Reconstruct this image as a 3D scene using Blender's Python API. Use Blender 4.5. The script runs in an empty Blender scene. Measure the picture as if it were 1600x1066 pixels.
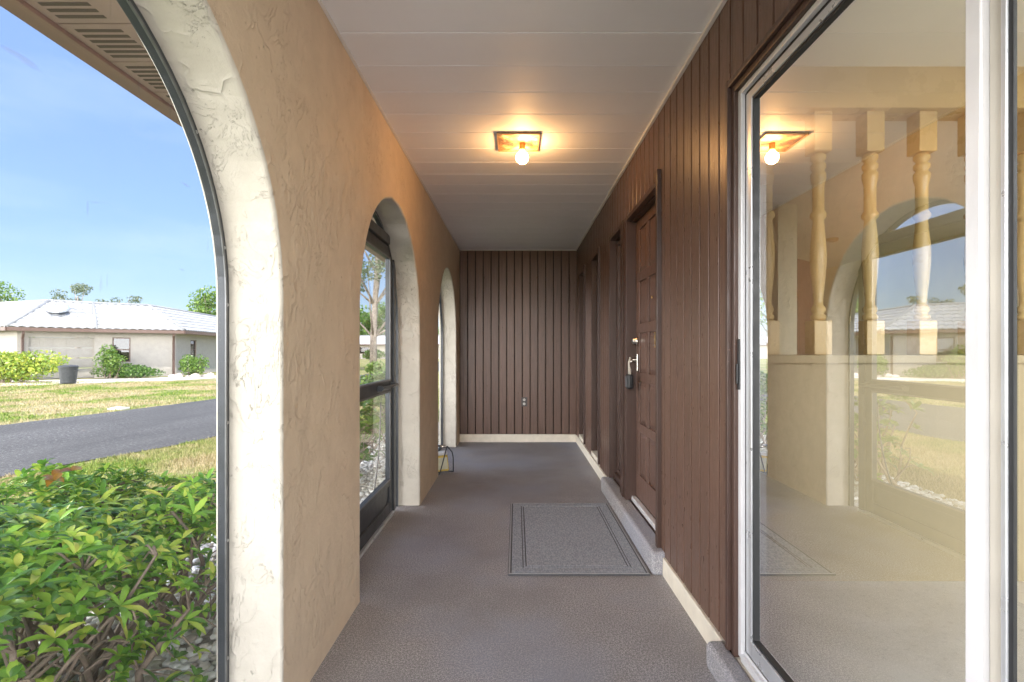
import bpy, math, random
from mathutils import Vector, Matrix, noise as mnoise
R = math.radians
random.seed(7)
scene = bpy.context.scene
col = scene.collection

# ------------------------------------------------------------------ camera
cam_d = bpy.data.cameras.new('camera'); cam = bpy.data.objects.new('camera', cam_d); col.objects.link(cam)
CH = 1.16
cam.location = (0, 0, CH); cam.rotation_euler = (R(90), 0, 0)
cam_d.lens = 18; cam_d.sensor_width = 36; cam_d.sensor_fit = 'HORIZONTAL'
cam_d.shift_x = -7/1600; cam_d.shift_y = 15/1600
cam_d.clip_start = 0.05; cam_d.clip_end = 2000
scene.camera = cam

# ------------------------------------------------------------------ sky, sun, exposure
SUN = Vector((1.0, -0.55, 3.0)).normalized()
EL = math.asin(SUN.z); AZ = math.atan2(SUN.x, SUN.y)
w = bpy.data.worlds.new('World'); scene.world = w; w.use_nodes = True
nt = w.node_tree; nt.nodes.clear()
sky = nt.nodes.new('ShaderNodeTexSky'); sky.sky_type = 'NISHITA'; sky.sun_disc = False
sky.sun_elevation = EL; sky.sun_rotation = AZ; sky.altitude = 0; sky.air_density = 1.0; sky.dust_density = 0.2; sky.ozone_density = 2.5
tc = nt.nodes.new('ShaderNodeTexCoord'); mp = nt.nodes.new('ShaderNodeMapping'); mp.inputs['Scale'].default_value = (1.2, 1.2, 6)
ns = nt.nodes.new('ShaderNodeTexNoise'); ns.inputs['Scale'].default_value = 2.2; ns.inputs['Detail'].default_value = 7; ns.inputs['Roughness'].default_value = .6
rmp = nt.nodes.new('ShaderNodeValToRGB'); rmp.color_ramp.elements[0].position = .48; rmp.color_ramp.elements[1].position = .85
rmp.color_ramp.elements[1].color = (.15, .15, .15, 1)
mx = nt.nodes.new('ShaderNodeMix'); mx.data_type = 'RGBA'; mx.inputs[7].default_value = (9.5, 9.3, 9.0, 1)
bg = nt.nodes.new('ShaderNodeBackground'); bg.inputs['Strength'].default_value = 0.15
out = nt.nodes.new('ShaderNodeOutputWorld')
L = nt.links.new
L(tc.outputs['Generated'], mp.inputs[0]); L(mp.outputs[0], ns.inputs['Vector']); L(ns.outputs[0], rmp.inputs[0])
# unseen bright veil added overhead to whiten the light, clear blue low down
sx = nt.nodes.new('ShaderNodeSeparateXYZ'); L(tc.outputs['Generated'], sx.inputs[0])
vr = nt.nodes.new('ShaderNodeValToRGB'); vr.color_ramp.elements[0].position = .62; vr.color_ramp.elements[0].color = (0, 0, 0, 1); vr.color_ramp.elements[1].position = .90; vr.color_ramp.elements[1].color = (.22, .22, .22, 1)
L(sx.outputs[2], vr.inputs[0])
mm = nt.nodes.new('ShaderNodeMath'); mm.operation = 'MAXIMUM'; L(rmp.outputs[0], mm.inputs[0])
# and an unseen bright bank added behind and left of the viewpoint, lighting the porch
br = nt.nodes.new('ShaderNodeValToRGB'); br.color_ramp.elements[0].position = .42; br.color_ramp.elements[0].color = (1, 1, 1, 1); br.color_ramp.elements[1].position = .52; br.color_ramp.elements[1].color = (0, 0, 0, 1)
mr = nt.nodes.new('ShaderNodeMapRange'); mr.inputs['From Min'].default_value = -1; mr.inputs['From Max'].default_value = 1
dp = nt.nodes.new('ShaderNodeVectorMath'); dp.operation = 'DOT_PRODUCT'; dp.inputs[1].default_value = (.62, .78, 0); L(tc.outputs['Generated'], dp.inputs[0]); L(dp.outputs['Value'], mr.inputs[0]); L(mr.outputs[0], br.inputs[0])
m2 = nt.nodes.new('ShaderNodeMath'); m2.operation = 'MAXIMUM'; lo = nt.nodes.new('ShaderNodeValToRGB'); lo.color_ramp.elements[0].position = .30; lo.color_ramp.elements[0].color = (1, 1, 1, 1); lo.color_ramp.elements[1].position = .52; lo.color_ramp.elements[1].color = (0, 0, 0, 1); L(sx.outputs[2], lo.inputs[0])
m3 = nt.nodes.new('ShaderNodeMath'); m3.operation = 'MULTIPLY'; L(br.outputs[0], m3.inputs[0]); L(lo.outputs[0], m3.inputs[1])
L(vr.outputs[0], m2.inputs[0]); L(m3.outputs[0], m2.inputs[1]); L(m2.outputs[0], mm.inputs[1])
L(mm.outputs[0], mx.inputs[0]); hz = nt.nodes.new('ShaderNodeValToRGB'); hz.color_ramp.elements[0].position = 0; hz.color_ramp.elements[0].color = (.235, .25, .305, 1); hz.color_ramp.elements[1].position = .55; hz.color_ramp.elements[1].color = (.70, .66, .70, 1)
L(sx.outputs[2], hz.inputs[0]); ml = nt.nodes.new('ShaderNodeMix'); ml.data_type = 'RGBA'; ml.blend_type = 'MULTIPLY'; ml.inputs[0].default_value = 1
L(sky.outputs[0], ml.inputs[6]); L(hz.outputs[0], ml.inputs[7]); L(ml.outputs[2], mx.inputs[6])
# the added fill cloud is several times brighter than the thin visible streaks
cm = nt.nodes.new('ShaderNodeMix'); cm.data_type = 'RGBA'; cm.inputs[6].default_value = (3.0, 3.2, 3.5, 1); cm.inputs[7].default_value = (23.5, 23.1, 22.8, 1)
L(m2.outputs[0], cm.inputs[0]); L(cm.outputs[2], mx.inputs[7]); L(mx.outputs[2], bg.inputs[0]); L(bg.outputs[0], out.inputs[0])
sd = bpy.data.lights.new('sun', 'SUN'); sd.energy = 2.0; sd.angle = R(0.5); sd.color = (1, .95, .87)
so = bpy.data.objects.new('sun', sd); col.objects.link(so); so.location = (10, -5, 30)
so.rotation_euler = SUN.to_track_quat('Z', 'Y').to_euler()
scene.view_settings.view_transform = 'Standard'; scene.view_settings.look = 'None'
scene.view_settings.exposure = 1.82; scene.view_settings.gamma = 1
BULB = 60
scene.render.engine = 'CYCLES'
scene.cycles.max_bounces = 14; scene.cycles.diffuse_bounces = 9; scene.cycles.transparent_max_bounces = 24
scene.cycles.use_denoising = True; scene.cycles.caustics_reflective = False

# ------------------------------------------------------------------ helpers
def tag(o, label=None, cat=None, group=None, kind=None):
    if label: o['label'] = label
    if cat: o['category'] = cat
    if group: o['group'] = group
    if kind: o['kind'] = kind
    return o
def empty(name, loc, label=None, cat=None, group=None):
    o = bpy.data.objects.new(name, None); col.objects.link(o); o.location = loc; o.empty_display_size = .1
    return tag(o, label, cat, group)
def wloc(o):
    v = Vector((0, 0, 0))
    while o is not None: v += o.location; o = o.parent
    return v
class MB:
    def __init__(s): s.v = []; s.f = []; s.m = []; s.mi = 0
    def add(s, vs, fs):
        n = len(s.v); s.v += [tuple(p) for p in vs]; s.f += [tuple(i+n for i in f) for f in fs]; s.m += [s.mi]*len(fs); return s
    def quad(s, a, b, c, d): return s.add([a, b, c, d], [(0, 1, 2, 3)])
    def box(s, x0, x1, y0, y1, z0, z1, M=None):
        vs = [Vector((x, y, z)) for z in (z0, z1) for y in (y0, y1) for x in (x0, x1)]
        if M is not None: vs = [M @ p for p in vs]
        return s.add(vs, [(0, 2, 3, 1), (4, 5, 7, 6), (0, 1, 5, 4), (2, 6, 7, 3), (0, 4, 6, 2), (1, 3, 7, 5)])
    def tube(s, pts, rad, n=8, caps=True):
        pts = [Vector(p) for p in pts]
        if not isinstance(rad, (list, tuple)): rad = [rad]*len(pts)
        vs = []; up = None
        for i, p in enumerate(pts):
            d = (pts[min(i+1, len(pts)-1)] - pts[max(i-1, 0)])
            if d.length < 1e-9: d = Vector((0, 0, 1))
            d.normalize()
            if up is None: up = Vector((1, 0, 0)) if abs(d.x) < .8 else Vector((0, 1, 0))
            a = d.cross(up).normalized(); b = a.cross(d).normalized(); up = b
            for k in range(n):
                t = 2*math.pi*k/n; vs.append(p + (a*math.cos(t)+b*math.sin(t))*rad[i])
        fs = [(i*n+k, i*n+(k+1) % n, (i+1)*n+(k+1) % n, (i+1)*n+k) for i in range(len(pts)-1) for k in range(n)]
        if caps: fs += [tuple(range(n-1, -1, -1)), tuple(range((len(pts)-1)*n, len(pts)*n))]
        return s.add(vs, fs)
    def lathe(s, prof, c, n=16, axis='z'):
        vs = []
        for r, h in prof:
            for k in range(n):
                t = 2*math.pi*k/n; a, b = r*math.cos(t), r*math.sin(t)
                vs.append({'z': (c[0]+a, c[1]+b, c[2]+h), 'x': (c[0]+h, c[1]+a, c[2]+b), 'y': (c[0]+a, c[1]+h, c[2]+b)}[axis])
        fs = [(i*n+k, i*n+(k+1) % n, (i+1)*n+(k+1) % n, (i+1)*n+k) for i in range(len(prof)-1) for k in range(n)]
        fs += [tuple(range(n-1, -1, -1)), tuple(range((len(prof)-1)*n, len(prof)*n))]
        return s.add(vs, fs)
    def build(s, name, mat, parent=None, smooth=False, bevel=0, seg=2, origin=None, **kw):
        me = bpy.data.meshes.new(name)
        if parent is not None: o0 = wloc(parent)
        elif origin is not None: o0 = Vector(origin)
        else:
            xs = [p[0] for p in s.v]; ys = [p[1] for p in s.v]; zs = [p[2] for p in s.v]
            o0 = Vector(((min(xs)+max(xs))/2, (min(ys)+max(ys))/2, min(zs)))
        me.from_pydata([(p[0]-o0.x, p[1]-o0.y, p[2]-o0.z) for p in s.v], [], s.f)
        mats = mat if isinstance(mat, (list, tuple)) else [mat]
        for m in mats: me.materials.append(m)
        if len(mats) > 1: me.polygons.foreach_set('material_index', s.m)
        if smooth: me.polygons.foreach_set('use_smooth', [True]*len(me.polygons))
        me.update()
        o = bpy.data.objects.new(name, me); col.objects.link(o)
        if parent is not None: o.parent = parent
        else: o.location = o0
        if bevel:
            b = o.modifiers.new('bevel', 'BEVEL'); b.width = bevel; b.segments = seg; b.limit_method = 'ANGLE'; b.angle_limit = R(40)
            b.harden_normals = False
        return tag(o, **kw) if kw else o
def copy_tree(o, parent=None):
    c = o.copy(); col.objects.link(c); c.parent = parent
    for ch in list(o.children): copy_tree(ch, c)
    return c
def icos():
    t = (1+5**.5)/2
    v = [Vector(p).normalized() for p in [(-1,t,0),(1,t,0),(-1,-t,0),(1,-t,0),(0,-1,t),(0,1,t),(0,-1,-t),(0,1,-t),(t,0,-1),(t,0,1),(-t,0,-1),(-t,0,1)]]
    f = [(0,11,5),(0,5,1),(0,1,7),(0,7,10),(0,10,11),(1,5,9),(5,11,4),(11,10,2),(10,7,6),(7,1,8),(3,9,4),(3,4,2),(3,2,6),(3,6,8),(3,8,9),(4,9,5),(2,4,11),(6,2,10),(8,6,7),(9,8,1)]
    return v, f
ICV, ICF = icos()

# ------------------------------------------------------------------ materials
class NM:
    def __init__(s, name):
        s.m = bpy.data.materials.new(name); s.m.use_nodes = True; s.t = s.m.node_tree
        s.b = s.t.nodes['Principled BSDF']; s.o = s.t.nodes['Material Output']; s._c = None
    def n(s, t, **k):
        x = s.t.nodes.new(t)
        for a, b in k.items():
            if hasattr(x, a): setattr(x, a, b)
            else: x.inputs[a.replace('_', ' ')].default_value = b
        return x
    def l(s, a, b): s.t.links.new(a, b)
    @property
    def co(s):
        if s._c is None: s._c = s.n('ShaderNodeTexCoord').outputs['Object']
        return s._c
    def map(s, sc=(1, 1, 1), rot=(0, 0, 0)):
        m = s.n('ShaderNodeMapping'); m.inputs['Scale'].default_value = sc; m.inputs['Rotation'].default_value = rot; s.l(s.co, m.inputs[0]); return m.outputs[0]
    def noise(s, scale, detail=4, rough=.55, dist=0, sc=(1, 1, 1)):
        x = s.n('ShaderNodeTexNoise'); x.inputs['Scale'].default_value = scale; x.inputs['Detail'].default_value = detail
        x.inputs['Roughness'].default_value = rough; x.inputs['Distortion'].default_value = dist
        s.l(s.map(sc), x.inputs['Vector']); return x.outputs[0]
    def ramp(s, src, *stops, interp='LINEAR'):
        x = s.n('ShaderNodeValToRGB'); cr = x.color_ramp; cr.interpolation = interp
        while len(cr.elements) < len(stops): cr.elements.new(.5)
        for e, (p, c) in zip(cr.elements, stops):
            e.position = p; e.color = (c, c, c, 1) if isinstance(c, (int, float)) else (*c, 1)
        s.l(src, x.inputs[0]); return x.outputs[0]
    def mix(s, f, a, b, mode='MIX'):
        x = s.n('ShaderNodeMix', data_type='RGBA', blend_type=mode)
        for i, v in ((0, f), (6, a), (7, b)):
            if isinstance(v, bpy.types.NodeSocket): s.l(v, x.inputs[i])
            elif isinstance(v, (int, float)): x.inputs[i].default_value = v if i == 0 else (v, v, v, 1)
            else: x.inputs[i].default_value = (*v, 1)
        return x.outputs[2]
    def math(s, op, a, b=0, c=None):
        x = s.n('ShaderNodeMath', operation=op)
        for i, v in enumerate((a, b)):
            if isinstance(v, bpy.types.NodeSocket): s.l(v, x.inputs[i])
            else: x.inputs[i].default_value = v
        return x.outputs[0]
    def bump(s, h, dist=.01, strength=1, prev=None):
        x = s.n('ShaderNodeBump'); x.inputs['Distance'].default_value = dist; x.inputs['Strength'].default_value = strength
        s.l(h, x.inputs['Height'])
        if prev is not None: s.l(prev, x.inputs['Normal'])
        s.l(x.outputs[0], s.b.inputs['Normal']); return x.outputs[0]
    def base(s, c):
        if isinstance(c, bpy.types.NodeSocket): s.l(c, s.b.inputs['Base Color'])
        else: s.b.inputs['Base Color'].default_value = (*c, 1)
        return s
    def p(s, **k):
        for a, v in k.items():
            i = s.b.inputs[a.replace('_', ' ')]
            if isinstance(v, bpy.types.NodeSocket): s.l(v, i)
            else: i.default_value = v
        return s
def simple(name, c, rough=.5, var=.12, scale=20, bump=.0, metal=0, spec=.5, sc=(1, 1, 1)):
    m = NM(name); nz = m.noise(scale, 5, sc=sc)
    m.base(m.ramp(nz, (.3, tuple(x*(1-var) for x in c)), (.7, tuple(min(1, x*(1+var)) for x in c))))
    m.p(Roughness=m.ramp(nz, (.3, rough*.85), (.7, min(1, rough*1.15))), Metallic=metal)
    m.b.inputs['Specular IOR Level'].default_value = spec
    if bump: m.bump(m.noise(scale*3, 4), bump)
    return m.m

def stucco(name, c, c2, amt=1.0, rm=(.48, .58)):
    m = NM(name)
    big = m.noise(1.3, 3); mid = m.noise(9, 5, .6)
    # trowel ridges: the warped cell edges, only here and there
    wv = m.n('ShaderNodeVectorMath', operation='ADD')
    nzv = m.n('ShaderNodeTexNoise'); nzv.inputs['Scale'].default_value = 6; nzv.inputs['Detail'].default_value = 3; m.l(m.co, nzv.inputs['Vector'])
    scv = m.n('ShaderNodeVectorMath', operation='SCALE'); m.l(nzv.outputs['Color'], scv.inputs[0]); scv.inputs['Scale'].default_value = .22
    m.l(m.map((1, 1, .55)), wv.inputs[0]); m.l(scv.outputs[0], wv.inputs[1])
    vo = m.n('ShaderNodeTexVoronoi', feature='DISTANCE_TO_EDGE'); vo.inputs['Scale'].default_value = 6.5; m.l(wv.outputs[0], vo.inputs['Vector'])
    ridge = m.ramp(vo.outputs['Distance'], (0, 1), (.035, .35), (.09, 0))
    mask = m.ramp(m.noise(4.2, 3, .6, .6), (.48, 0), (.58, 1))
    rid = m.math('MULTIPLY', ridge, mask)
    # torn trowel edges in patches, pits, and a few ridges
    pm0 = m.ramp(m.noise(2.6, 3, .6, .5), (.47, 0), (.57, 1))
    torn = m.ramp(m.noise(8.5, 7, .68, .9, (1, 1, .55)), (.485, 0), (.50, .55), (.57, .6), (.582, 1))
    torn = m.math('MULTIPLY', torn, pm0)
    pits = m.ramp(m.noise(48, 4, .65), (.27, 1), (.36, 0))
    pm = m.math('MULTIPLY', pits, m.ramp(m.noise(3.3, 2), (.46, 0), (.58, 1)))
    h = m.math('ADD', m.math('MULTIPLY', torn, .55), m.math('MULTIPLY', rid, .35))
    h = m.math('SUBTRACT', h, m.math('MULTIPLY', pm, .8))
    b1 = m.bump(m.noise(22, 7, .7), .0035*amt, 1)
    m.bump(h, .0065*amt, 1, b1)
    k = m.mix(m.ramp(mid, (.35, 0), (.7, 1)), c, c2)
    k = m.mix(m.math('MULTIPLY', m.math('ADD', m.math('MULTIPLY', rid, .3), pm), .28), k, tuple(x*.45 for x in c))
    k = m.mix(m.math('MULTIPLY', m.ramp(big, (.5, 0), (.75, 1)), .35), k, tuple(x*.86 for x in c2))
    m.base(k); m.p(Roughness=.62)
    return m.m
M = {}
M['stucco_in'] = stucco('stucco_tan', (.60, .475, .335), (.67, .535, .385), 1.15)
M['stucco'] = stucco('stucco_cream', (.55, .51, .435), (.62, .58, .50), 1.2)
M['base_paint'] = simple('cream_base_paint', (.74, .68, .57), .6, .08, 12, .0015)

def wood(name, c, rough=.42, along='z', spec=.5, bump=.0015):
    m = NM(name); st = {'z': (22, 22, 1.1), 'y': (22, 1.1, 22)}[along]
    g = m.noise(3.0, 6, .65, .4, st); f = m.noise(60, 3, .6, 0, {'z': (1, 1, .25), 'y': (1, .25, 1)}[along])
    k = m.ramp(g, (.25, tuple(x*.72 for x in c)), (.55, c), (.8, tuple(x*1.25 for x in c)))
    gg = m.n('ShaderNodeNewGeometry'); k = m.mix(1.0, k, m.ramp(gg.outputs['Random Per Island'], (0, .80), (1, 1.0)), 'MULTIPLY')
    chips = m.math('MULTIPLY', m.ramp(m.noise(90, 2), (.68, 0), (.74, 1)), m.ramp(m.noise(2.1, 3), (.5, 0), (.65, .35)))
    k = m.mix(chips, k, tuple(min(1, x*3.2+.04) for x in c))
    m.base(k); m.p(Roughness=m.ramp(f, (.3, rough*.8), (.7, rough*1.3)))
    m.b.inputs['Specular IOR Level'].default_value = spec
    hh = m.math('ADD', m.math('MULTIPLY', g, .7), m.math('MULTIPLY', f, .4)); m.bump(hh, bump, 1)
    return m.m
M['siding'] = wood('brown_painted_siding', (.140, .080, .057), .33, bump=.0014)
M['trim'] = wood('dark_brown_trim', (.075, .042, .032), .38)
M['door'] = wood('brown_door_paint', (.145, .085, .066), .34, bump=.001)
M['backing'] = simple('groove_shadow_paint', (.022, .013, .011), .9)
M['in_door'] = wood('interior_brown_door', (.33, .18, .10), .45)

def carpet(name, c, c2, blue_tone=None):
    m = NM(name); f = m.noise(300, 2, .7); ff = m.noise(125, 3, .75); g = m.noise(1.6, 5, .6)
    k = m.mix(m.ramp(ff, (.42, 0), (.58, 1)), tuple(x*.72 for x in c), tuple(x*1.12 for x in c2))
    k = m.mix(m.math('MULTIPLY', m.ramp(f, (.40, 0), (.57, 1)), 1.0), tuple(x*.38 for x in c), k)
    k = m.mix(m.math('MULTIPLY', m.ramp(g, (.42, 0), (.64, 1)), .6), k, tuple(x*.58 for x in c))
    if blue_tone: k = m.mix(m.math('MULTIPLY', m.ramp(m.noise(.9, 4), (.45, 0), (.62, 1)), .5), k, blue_tone)  # bluish patches mixed in by coarse noise
    m.base(k); m.p(Roughness=.95); m.b.inputs['Specular IOR Level'].default_value = .15
    m.bump(m.math('ADD', f, m.math('MULTIPLY', ff, .6)), .0022, 1)
    return m.m
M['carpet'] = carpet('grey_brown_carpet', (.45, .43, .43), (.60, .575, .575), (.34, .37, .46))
m = NM('ribbed_grey_mat')
wv = m.n('ShaderNodeTexNoise'); wv.inputs['Scale'].default_value = 60; wv.inputs['Detail'].default_value = 3; m.l(m.map((2.4, .8, 1)), wv.inputs['Vector'])
f = m.noise(160, 3, .7)
k = m.mix(m.ramp(wv.outputs[0], (.38, 0), (.62, 1)), (.21, .23, .26), (.36, .385, .425))
k = m.mix(m.math('MULTIPLY', m.ramp(f, (.38, 0), (.62, 1)), .3), k, (.42, .43, .46)); m.base(k); m.p(Roughness=.9)
m.bump(m.math('ADD', wv.outputs[0], m.math('MULTIPLY', f, .8)), .003)
M['mat'] = m.m
M['mat_rib'] = simple('mat_border_rubber', (.07, .072, .078), .8, .2, 120, .001)
M['mat_light'] = simple('mat_border_light', (.34, .34, .35), .8, .2, 120, .001)
m = NM('white_soffit_plank'); nz = m.noise(2.5, 4)
m.base(m.ramp(nz, (.3, (.84, .845, .87)), (.7, (.87, .875, .90)))); m.p(Roughness=.6)
m.bump(m.noise(3, 3, .5, 0, (.4, 3, 1)), .002)
M['ceiling'] = m.m
M['white_trim'] = simple('white_trim_paint', (.76, .75, .73), .4, .05)
M['alum_white'] = simple('white_aluminium', (.68, .68, .70), .32, .04, 8, 0, .15)
M['alum_beige'] = simple('champagne_aluminium', (.50, .47, .41), .38, .05, 8, 0, .3)
M['alum_grey'] = simple('pale_grey_aluminium', (.62, .64, .67), .3, .06, 8, 0, .6)
M['gasket'] = simple('black_gasket', (.015, .016, .018), .5)
M['bronze'] = simple('dark_bronze_aluminium', (.055, .06, .068), .38, .15, 14, 0, .35)
M['bronze_edge'] = simple('worn_bronze_edge', (.16, .165, .17), .35, .2, 25, 0, .5)
M['black'] = simple('black_plastic', (.018, .019, .022), .35)
M['chrome'] = simple('dull_chrome', (.62, .60, .57), .22, .08, 30, 0, 1)
M['brass'] = simple('brass_plate', (.72, .52, .22), .32, .1, 40, 0, .9)
M['screw'] = simple('screw_steel', (.42, .42, .43), .35, .1, 40, 0, .9)
M['soffit'] = simple('brown_soffit_metal', (.35, .25, .24), .5, .10, 6)
M['fascia'] = simple('brown_gutter_metal', (.23, .135, .11), .4, .14, 5)
M['vent'] = simple('vent_slot_dark', (.10, .075, .065), .8)
M['int_wall'] = simple('yellow_interior_paint', (.80, .75, .56), .6, .04, 3)
M['int_ceil'] = simple('cream_interior_ceiling', (.80, .77, .66), .7, .03, 4)
M['spindle'] = simple('yellow_gloss_spindle_paint', (.54, .40, .18), .28, .04, 6)
M['knee'] = simple('tan_knee_wall_paint', (.32, .27, .165), .6, .05, 3)
m = NM('bare_concrete_slab'); a = m.noise(1.8, 6, .62, .5); b = m.noise(40, 4)
k = m.ramp(a, (.3, (.58, .55, .49)), (.5, (.72, .69, .64)), (.7, (.80, .78, .74)))
k = m.mix(m.math('MULTIPLY', m.ramp(b, (.3, 1), (.45, 0)), .25), k, (.25, .22, .18)); m.base(k); m.p(Roughness=.7); m.bump(b, .001)
M['slab'] = m.m
M['curtain'] = simple('pale_curtain', (.62, .58, .52), .8, .06)

def glass(name, tint=(1, 1, 1), k=2.2, mn=.0, rough=0.0):
    m = NM(name); m.t.nodes.remove(m.b)
    lw = m.n('ShaderNodeLayerWeight'); lw.inputs['Blend'].default_value = .5
    p5 = m.math('POWER', lw.outputs['Facing'], 4.2); fr = m.math('ADD', m.math('MULTIPLY', p5, .96), .042)
    fr = m.math('MINIMUM', m.math('ADD', m.math('MULTIPLY', fr, k), mn), .95)
    tr = m.n('ShaderNodeBsdfTransparent'); tr.inputs[0].default_value = (*tint, 1)
    gl = m.n('ShaderNodeBsdfGlossy'); gl.inputs['Roughness'].default_value = rough; gl.inputs['Color'].default_value = (1, 1, 1, 1)
    mx = m.n('ShaderNodeMixShader'); m.l(fr, mx.inputs[0]); m.l(tr.outputs[0], mx.inputs[1]); m.l(gl.outputs[0], mx.inputs[2]); m.l(mx.outputs[0], m.o.inputs[0])
    return m.m
M['glass'] = glass('double_pane_glass', (.95, .96, .93), 6.2)
M['house_glass'] = glass('dark_window_glass', (.35, .37, .38), 1.0, .02)
M['clear'] = glass('clear_glass', (.97, .98, .97), 1.0)
# insect screen: a fine weave that dims a little and catches dust
m = NM('insect_screen_weave'); m.b.inputs['Base Color'].default_value = (.42, .44, .46, 1); m.p(Roughness=.7)
v = m.n('ShaderNodeTexVoronoi', feature='DISTANCE_TO_EDGE'); v.inputs['Scale'].default_value = 9
sp1 = m.ramp(m.noise(26, 2, .5, 0, (1, 1, .22)), (.70, 0), (.76, 1)); sp2 = m.ramp(m.noise(30, 2, .5, 0, (1, .22, 1)), (.71, 0), (.77, 1))
spk = m.math('MAXIMUM', sp1, sp2); dust = m.ramp(m.noise(2.5, 5, .65), (.35, .02), (.75, .075))
fac = m.math('ADD', m.math('MULTIPLY', spk, .22), dust)
tr = m.n('ShaderNodeBsdfTransparent'); tr.inputs[0].default_value = (.96, .97, .98, 1); mx = m.n('ShaderNodeMixShader')
m.l(fac, mx.inputs[0]); m.l(tr.outputs[0], mx.inputs[1]); m.l(m.b.outputs[0], mx.inputs[2]); m.l(mx.outputs[0], m.o.inputs[0])
M['screen'] = m.m

def leafmat(name, stops, trans=.35, rough=.35, spec=.5):
    m = NM(name); g = m.n('ShaderNodeNewGeometry')
    c = m.ramp(g.outputs['Random Per Island'], *stops)
    c = m.mix(m.math('MULTIPLY', m.noise(30, 2), .35), c, tuple(x*.7 for x in stops[len(stops)//2][1]))
    m.base(c); m.p(Roughness=rough); m.b.inputs['Specular IOR Level'].default_value = spec
    tl = m.n('ShaderNodeBsdfTranslucent'); m.l(c, tl.inputs[0]); mx = m.n('ShaderNodeMixShader'); mx.inputs[0].default_value = trans
    m.l(m.b.outputs[0], mx.inputs[1]); m.l(tl.outputs[0], mx.inputs[2]); m.l(mx.outputs[0], m.o.inputs[0])
    return m.m
M['leaf'] = leafmat('glossy_shrub_leaf', ((0, (.06, .16, .03)), (.3, (.13, .32, .045)), (.6, (.30, .56, .07)), (.92, (.60, .72, .12)), (1, (.70, .70, .14))), .28, .3)
M['leaf_red'] = leafmat('bronze_new_leaf', ((0, (.28, .12, .02)), (1, (.42, .24, .03))), .35, .3)
M['leaf_dark'] = leafmat('dark_green_leaf', ((0, (.04, .10, .018)), (.6, (.09, .19, .03)), (1, (.18, .30, .05))), .3)
M['leaf_lime'] = leafmat('yellow_green_leaf', ((0, (.14, .26, .03)), (.5, (.32, .42, .05)), (1, (.56, .56, .08))), .3)
M['leaf_mid'] = leafmat('mid_green_leaf', ((0, (.07, .15, .025)), (.6, (.15, .27, .04)), (1, (.28, .38, .07))), .3)
M['leaf_grey'] = leafmat('grey_green_leaf', ((0, (.08, .12, .06)), (.6, (.15, .19, .10)), (1, (.25, .27, .17))), .3)
M['stem'] = simple('grey_brown_stem', (.26, .20, .15), .7, .3, 30, .002)
M['bark'] = simple('mottled_pine_bark', (.30, .25, .21), .85, .45, 7, .03)
M['orange_leaf'] = simple('fallen_orange_leaf', (.60, .22, .04), .6)
m = NM('white_stone'); g = m.n('ShaderNodeNewGeometry')
m.base(m.ramp(g.outputs['Random Per Island'], (0, (.36, .31, .25)), (.3, (.62, .58, .52)), (.7, (.78, .77, .74)), (1, (.86, .86, .86)))); m.p(Roughness=.65); m.bump(m.noise(70, 3), .001)
M['stone'] = m.m
M['gravel_base'] = simple('gravel_bed_sand', (.40, .36, .31), .9, .3, 60, .01)
m = NM('lawn_ground'); a = m.noise(.55, 6, .62, .3); b = m.noise(14, 5, .7); c = m.noise(2.2, 4, .6)
k = m.ramp(a, (.34, (.13, .18, .045)), (.45, (.215, .235, .075)), (.52, (.34, .285, .15)), (.60, (.43, .35, .235)))
k = m.mix(m.ramp(b, (.35, 0), (.7, .75)), k, (.11, .17, .03)); k = m.mix(m.ramp(c, (.52, 0), (.72, .6)), k, (.45, .37, .24)); m.base(k); m.p(Roughness=.95); m.b.inputs['Specular IOR Level'].default_value = .1
m.bump(b, .05)
M['lawn'] = m.m
m = NM('grass_blade'); g = m.n('ShaderNodeNewGeometry'); a = m.noise(.55, 6, .62, .3)
c1 = m.ramp(g.outputs['Random Per Island'], (0, (.09, .17, .025)), (.5, (.17, .26, .04)), (1, (.34, .34, .09)))
c2 = m.ramp(g.outputs['Random Per Island'], (0, (.25, .23, .08)), (.5, (.42, .34, .18)), (1, (.52, .42, .27)))
k = m.mix(m.ramp(a, (.43, 0), (.54, 1)), c1, c2); m.base(k); m.p(Roughness=.8); m.b.inputs['Specular IOR Level'].default_value = .2
M['grass'] = m.m
m = NM('asphalt'); a = m.noise(420, 2, .8); b = m.noise(1.2, 5, .65, 0, (1, .25, 1)); c = m.noise(24, 6, .8)
k = m.ramp(b, (.35, (.035, .034, .034)), (.62, (.060, .058, .057)), (.75, (.095, .092, .088)))
k = m.mix(m.math('MULTIPLY', m.ramp(c, (.52, 0), (.62, 1)), m.ramp(m.noise(1.5, 4, .6, 0, (1, .3, 1)), (.4, .25), (.65, .95))), k, (.26, .25, .245)); m.base(k); m.p(Roughness=.85); m.bump(c, .012)
M['asphalt'] = m.m
M['concrete'] = simple('pale_concrete', (.66, .63, .58), .8, .10, 3, .002)
M['h_wall'] = simple('opposite_stucco', (.42, .385, .34), .85, .07, 5, .006)
M['h_gdoor'] = simple('garage_door_paint', (.385, .355, .31), .6, .08, 3)
m = NM('white_roof_tile'); a = m.noise(2.0, 5)
m.base(m.ramp(a, (.3, (.32, .325, .33)), (.7, (.41, .415, .42)))); m.p(Roughness=.75); M['tile'] = m.m
M['ridge'] = simple('grey_ridge_cap', (.28, .285, .29), .8, .15, 6)
M['h_trim'] = simple('brown_eave_metal', (.14, .085, .065), .5, .15)
M['bin'] = simple('dark_grey_bin_plastic', (.045, .048, .052), .45, .2, 9)
M['rock'] = simple('pinkish_white_rock', (.68, .58, .52), .85, .3, 9, .02)

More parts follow.
